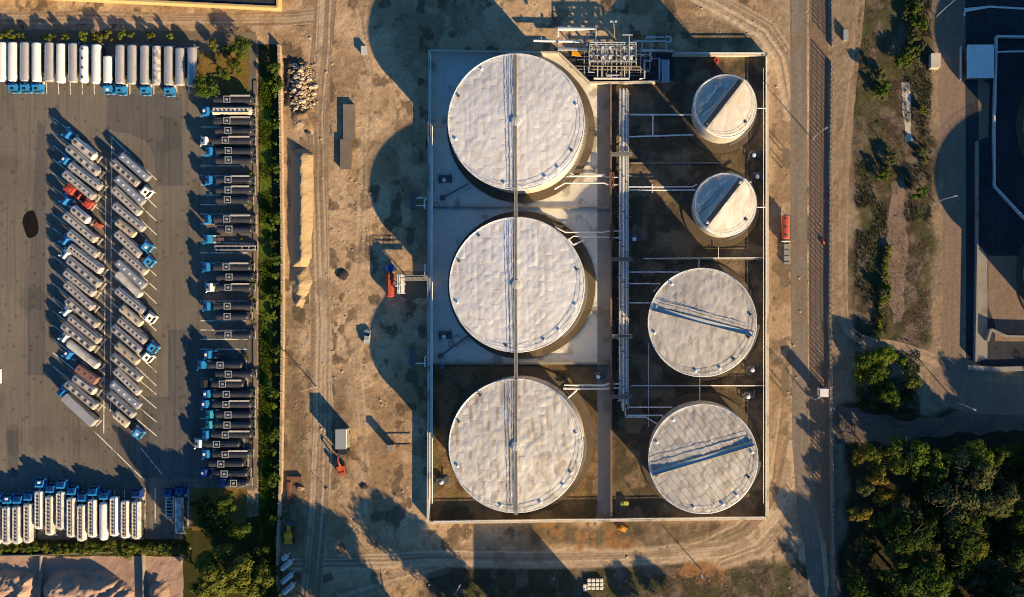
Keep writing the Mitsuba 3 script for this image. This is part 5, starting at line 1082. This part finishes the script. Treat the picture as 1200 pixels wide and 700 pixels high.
# big tree group at lower left
for i, (px, py, size, leaf, s, lab) in enumerate([(262, 668, 'big', 'leaf_olive', 1.25, 'largest bright olive tree at the lower left corner of the hedge'), (296, 684, 'big', 'leaf_olive', .95, 'olive tree on the right of the big one near the bottom edge'), (236, 690, 'tree', 'leaf_olive', 1.1, 'olive tree on the left of the big one near the bottom edge'), (306, 648, 'tree', 'leaf_dark', 1.0, 'dark tree between the big olive tree and the fence'),
        (268, 590, 'tree', 'leaf_green', .9, 'green tree on the little lawn below the right row of tankers'), (250, 612, 'tree', 'leaf_dark', 1.1, 'dark tree above the big olive tree'), (238, 590, 'tree', 'leaf_dark', .9, 'dark tree nearest the last parking bay at the bottom'), (280, 618, 'tree', 'leaf_green', .9, 'green tree between the little lawn and the big olive tree'), (314, 690, 'small', 'leaf_dark', 1.1, 'small dark tree against the fence near the bottom edge'),
        (243, 101, 'tree', 'leaf_green', .85, 'round green tree at the end of the top row of tankers'), (260, 86, 'small', 'leaf_green', .95, 'green tree in the middle of the upper lawn'), (276, 76, 'small', 'leaf_olive', .9, 'olive tree at the upper right of the upper lawn'), (284, 54, 'small', 'leaf_green', 1.1, 'green tree above the upper lawn near the corner'), (250, 53, 'shrub', 'leaf_olive', 1.2, 'bright olive shrub above the upper lawn'), (268, 58, 'shrub', 'leaf_green', 1.0, 'green shrub between two trees above the upper lawn'), (320, 80, 'small', 'leaf_green', .8, 'green tree at the upper end of the fence hedge')]):
    plant('tree' if size != 'shrub' else 'shrub', lab, 'tree' if size != 'shrub' else 'shrub', px, py, size, leaf, s)
for i in range(34):
    py = 96 + i * 17.2 + R_.uniform(-5, 5); plant('hedge_bush', 'green bush growing along the foot of the perimeter fence', 'bush', 322.5 + R_.uniform(-2, 2), py, 'shrub' if i % 3 == 0 else 'bush', ['leaf_green', 'leaf_lime', 'leaf_dark'][i % 3], R_.uniform(.9, 1.35), group='bushes along the perimeter fence')
for i in range(26):
    px = 2 + i * 8.6; plant('hedge_bush', 'bush of the hedge behind the bottom row of tankers', 'bush', px, 642 + R_.uniform(-2, 3), 'shrub', ['leaf_olive', 'leaf_green', 'leaf_olive'][i % 3], R_.uniform(.8, 1.25) * (1.25 if 145 < px < 175 else 1), group='hedge bushes behind the bottom row')
for i, px in enumerate((2, 10, 24, 52, 58, 78, 98, 115, 125, 143, 154, 176, 200)):
    plant('hedge_bush', 'olive bush of the hedge above the top row of tankers', 'bush', px, 43 + R_.uniform(-2, 2), 'shrub', 'leaf_olive' if i % 3 else 'leaf_lime', R_.uniform(.75, 1.25), 2.0, group='hedge bushes above the top row')
for (px, py) in ((294, 201), (293, 307), (283, 280), (296, 376), (290, 418), (294, 518), (293, 240), (297, 332), (294, 350)):
    plant('weed_bush', 'small bush growing between the tankers at the kerb of the right row', 'bush', px, py, 'bush', 'leaf_olive', R_.uniform(.6, 1.0), group='weeds at the kerb of the right row')
# scrub strip on the right
for i in range(46):
    t = R_.random(); px, py = R_.gauss(1070, 7), R_.uniform(-8, 75)
    if i >= 24: px, py = R_.gauss([1033, 1082, 1040, 1062, 1035][i % 5], 3), [R_.uniform(75, 130), R_.uniform(80, 240), R_.uniform(185, 210), R_.uniform(0, 40), R_.uniform(285, 345)][i % 5]
    plant('scrub_bush', 'green scrub bush in the strip of waste ground left of the access road', 'bush', px, py, 'shrub' if i % 2 else 'bush', ['leaf_olive', 'leaf_green', 'leaf_olive', 'leaf_grey'][i % 4], R_.uniform(.9, 1.6), group='scrub bushes on the waste ground')
for i in range(22):
    plant('scrub_bush', 'bright bush in the narrow hedge line down the waste ground', 'bush', 1040 - (i * 1.0) * .45 + R_.uniform(-2, 2), 290 + i * 4.8, 'bush', 'leaf_lime' if i % 2 else 'leaf_olive', R_.uniform(.8, 1.2), group='bushes of the narrow hedge line')
# round thicket
for i in range(46):
    a, r = R_.uniform(0, 6.28), R_.choice([.5, .75, .85, .92, .97]) if i % 4 else .2; r = .9 if -1.2 < (a - 6.28 if a > 3.14 else a) < .6 and r < .8 else r; px, py = 1037 + 36 * r * math.cos(a), 448 + 33 * r * math.sin(a)
    size = R_.choice(['shrub', 'shrub', 'small'])
    plant('thicket_bush', 'bush in the round thicket beside the access road bend', 'bush', px, py, size, ['leaf_olive', 'leaf_green', 'leaf_dark', 'leaf_lime'][i % 4], R_.uniform(.7, 1.2), group='bushes of the round thicket')
# wood at the lower right
WOOD = [(1008, 535, 'y'), (1022, 531, 'o'), (1041, 532, 'o'), (1045, 546, 'o'), (1026, 546, 'o'), (1028, 561, 'y'), (1012, 573, 'g'), (1033, 582, 'y'), (1015, 600, 'y'), (1004, 603, 'y'), (1022, 613, 'o'), (1036, 611, 'o'), (1050, 600, 'o'), (1060, 612, 'o'), (1066, 640, 'o'), (1079, 641, 'o'), (1068, 657, 'o'), (1095, 646, 'g'), (1103, 541, 'l'), (1120, 536, 'o'), (1147, 540, 'l'), (1139, 531, 'l'), (1121, 571, 'g'), (1148, 576, 'g'), (1168, 597, 'o'), (1149, 620, 'o'), (1141, 640, 'o'), (1133, 652, 'o'), (1190, 655, 'y'), (1195, 607, 'd')]
wr = random.Random(21); spots = []
for i, (px, py, c) in enumerate(WOOD):
    leaf = {'y': 'leaf_yellow', 'o': 'leaf_olive', 'g': 'leaf_grey', 'l': 'leaf_lime', 'd': 'leaf_green'}[c]
    plant('woodland_tree', 'tree of the wood', 'tree', px, py, 'small' if px < 1062 else 'tree', leaf, wr.uniform(.8, 1.1) if px < 1062 else wr.uniform(.7, .95), 6.5 if px < 1062 else 8.0, None, {'leaf_yellow': 'yellowing', 'leaf_olive': 'olive', 'leaf_grey': 'grey-green', 'leaf_green': 'green', 'leaf_lime': 'bright green'}[leaf] + ' trees of the wood')
while len(spots) < 110:
    px, py = wr.uniform(1003, 1245), wr.uniform(528, 770)
    if py < 528 + (px - 990) * -.02: continue
    if all(math.hypot(px - a, py - b) > 11.3 for a, b in spots) and all(math.hypot(px - q[0], py - q[1]) > 12 for q in WOOD): spots.append((px, py))
    elif wr.random() < .002: break
for i, (px, py) in enumerate(spots):
    yel = 1000 < px < 1060 and 530 < py < 640
    leaf = wr.choice(['leaf_yellow', 'leaf_olive', 'leaf_grey', 'leaf_olive']) if yel else wr.choice(['leaf_green', 'leaf_dark', 'leaf_dark', 'leaf_grey', 'leaf_olive'])
    if not yel: leaf = wr.choice(['leaf_dark', 'leaf_dark', 'leaf_green', 'leaf_grey'])
    big = wr.random()
    size, s = ('small', wr.uniform(.7, 1.1)) if yel or big < .4 else ('tree', wr.uniform(.7, 1.1)) if big < .8 else ('tree', wr.uniform(1.3, 1.7))
    plant('woodland_tree', {'leaf_yellow': 'yellowing tree in the wood at the lower right', 'leaf_olive': 'olive tree in the wood at the lower right', 'leaf_grey': 'grey-green tree in the wood at the lower right', 'leaf_green': 'green tree in the wood at the lower right', 'leaf_dark': 'dark green tree in the wood at the lower right', 'leaf_lime': 'bright green tree in the wood at the lower right'}[leaf], 'tree', px, py, size, leaf, s, group={'leaf_yellow': 'yellowing', 'leaf_olive': 'olive', 'leaf_grey': 'grey-green', 'leaf_green': 'green', 'leaf_dark': 'dark green', 'leaf_lime': 'bright green'}[leaf] + ' trees of the wood')
# grass and ground cover
def tufts(name, lab, areas, n, h, m, seed):
    rng = np.random.default_rng(seed); V = []
    for (x0, y0, x1, y1, share) in areas:
        k = int(n * share); px, py = rng.uniform(x0, x1, k), rng.uniform(y0, y1, k)
        keep = meshkit.fbm(np.column_stack([px * .06, py * .06, np.zeros(k)]), 3) + rng.uniform(-.12, .12, k) > .45; px, py = px[keep], py[keep]
        x = XN + (px - NX) * SC; y = YN - (py - NY) * SC; a = rng.uniform(0, 6.28, len(x)); hh = h * rng.uniform(.4, 1.2, len(x)); w = hh * .35; lean = rng.normal(size=(len(x), 2)) * .45 * hh[:, None]
        V.append(np.stack([np.column_stack([x - w * np.cos(a), y - w * np.sin(a), 0 * x]), np.column_stack([x + w * np.cos(a), y + w * np.sin(a), 0 * x]), np.column_stack([x + lean[:, 0], y + lean[:, 1], hh])], 1).reshape(-1, 3))
    v = np.vstack(V); f = np.arange(len(v)).reshape(-1, 3)
    tag(put(name, mikit.ply(trimesh.Trimesh(v, f, process=False), m)), lab, 'grass', kind='stuff')
tufts('verge_grass', 'tall green grass in the strip beside the perimeter fence', [(305, 95, 319, 720, 1)], 26000, .55, 'm_grass', 1)
tufts('dry_grass', 'dry brown grass and weeds over the waste ground', [(1002, -5, 1092, 402, .85), (500, 672, 940, 720, .15)], 30000, .26, 'm_dry', 2)
tufts('weeds', 'green weeds scattered over the waste ground and thicket', [(1003, 190, 1040, 400, .25), (1002, 412, 1078, 484, .35), (1060, 0, 1092, 260, .25)], 20000, .55, 'm_leaf_grey', 3)

# litter and stones on the sand
lr = np.random.default_rng(8); mbs = MB()
for i in range(520):
    px, py = lr.uniform(336, 500), lr.uniform(40, 640)
    if i % 4 == 0: px, py = lr.uniform(500, 960), lr.choice([lr.uniform(618, 690), lr.uniform(4, 50)])
    if i % 7 == 0: px, py = lr.uniform(905, 970), lr.uniform(0, 700)
    v, f = rock(float(lr.choice([.12, .16, .22, .35], p=[.4, .3, .22, .08])), 2000 + i); mbs.add(v + [*P(px, py), .08], f)
k = mbs.put('loose_stones', 'm_stone_c'); tag(k, 'small loose stones and litter scattered over the sand', 'stones', kind='stuff')

# single out the plants of each group by their order
def order(group, text, axis=None, tier=9):
    ks = [k for k in posn if labels[k].get('group') == group]
    if axis is not None:
        for i, k in enumerate(sorted(ks, key=lambda k: posn[k][axis])): labels[k]['label'] = text % ORD[i]
        return
    ks.sort(key=lambda k: posn[k][1])
    for t in range(0, len(ks), tier):
        for i, k in enumerate(sorted(ks[t:t + tier], key=lambda k: posn[k][0])): labels[k]['label'] = text % (ORD[i], ORD[t // tier])
order('bushes along the perimeter fence', '%s green bush from the top along the foot of the perimeter fence', 1)
order('hedge bushes behind the bottom row', '%s hedge bush from the left behind the bottom row of tankers', 0)
order('hedge bushes above the top row', '%s hedge bush from the left above the top row of tankers', 0)
order('weeds at the kerb of the right row', '%s weed bush from the top at the kerb of the right-hand row', 1)
order('bushes of the narrow hedge line', '%s bright bush from the top in the narrow hedge line', 1)
order('scrub bushes on the waste ground', 'green scrub bush on the waste ground, %s from left in its %s tier', None, 5)
order('bushes of the round thicket', 'bush of the round thicket, %s from left in its %s tier', None, 7)
for c in ('yellowing', 'olive', 'grey-green', 'green', 'dark green', 'bright green'):
    order(c + ' trees of the wood', c + ' tree of the wood, %s from left in %s tier of its colour', None, 6)
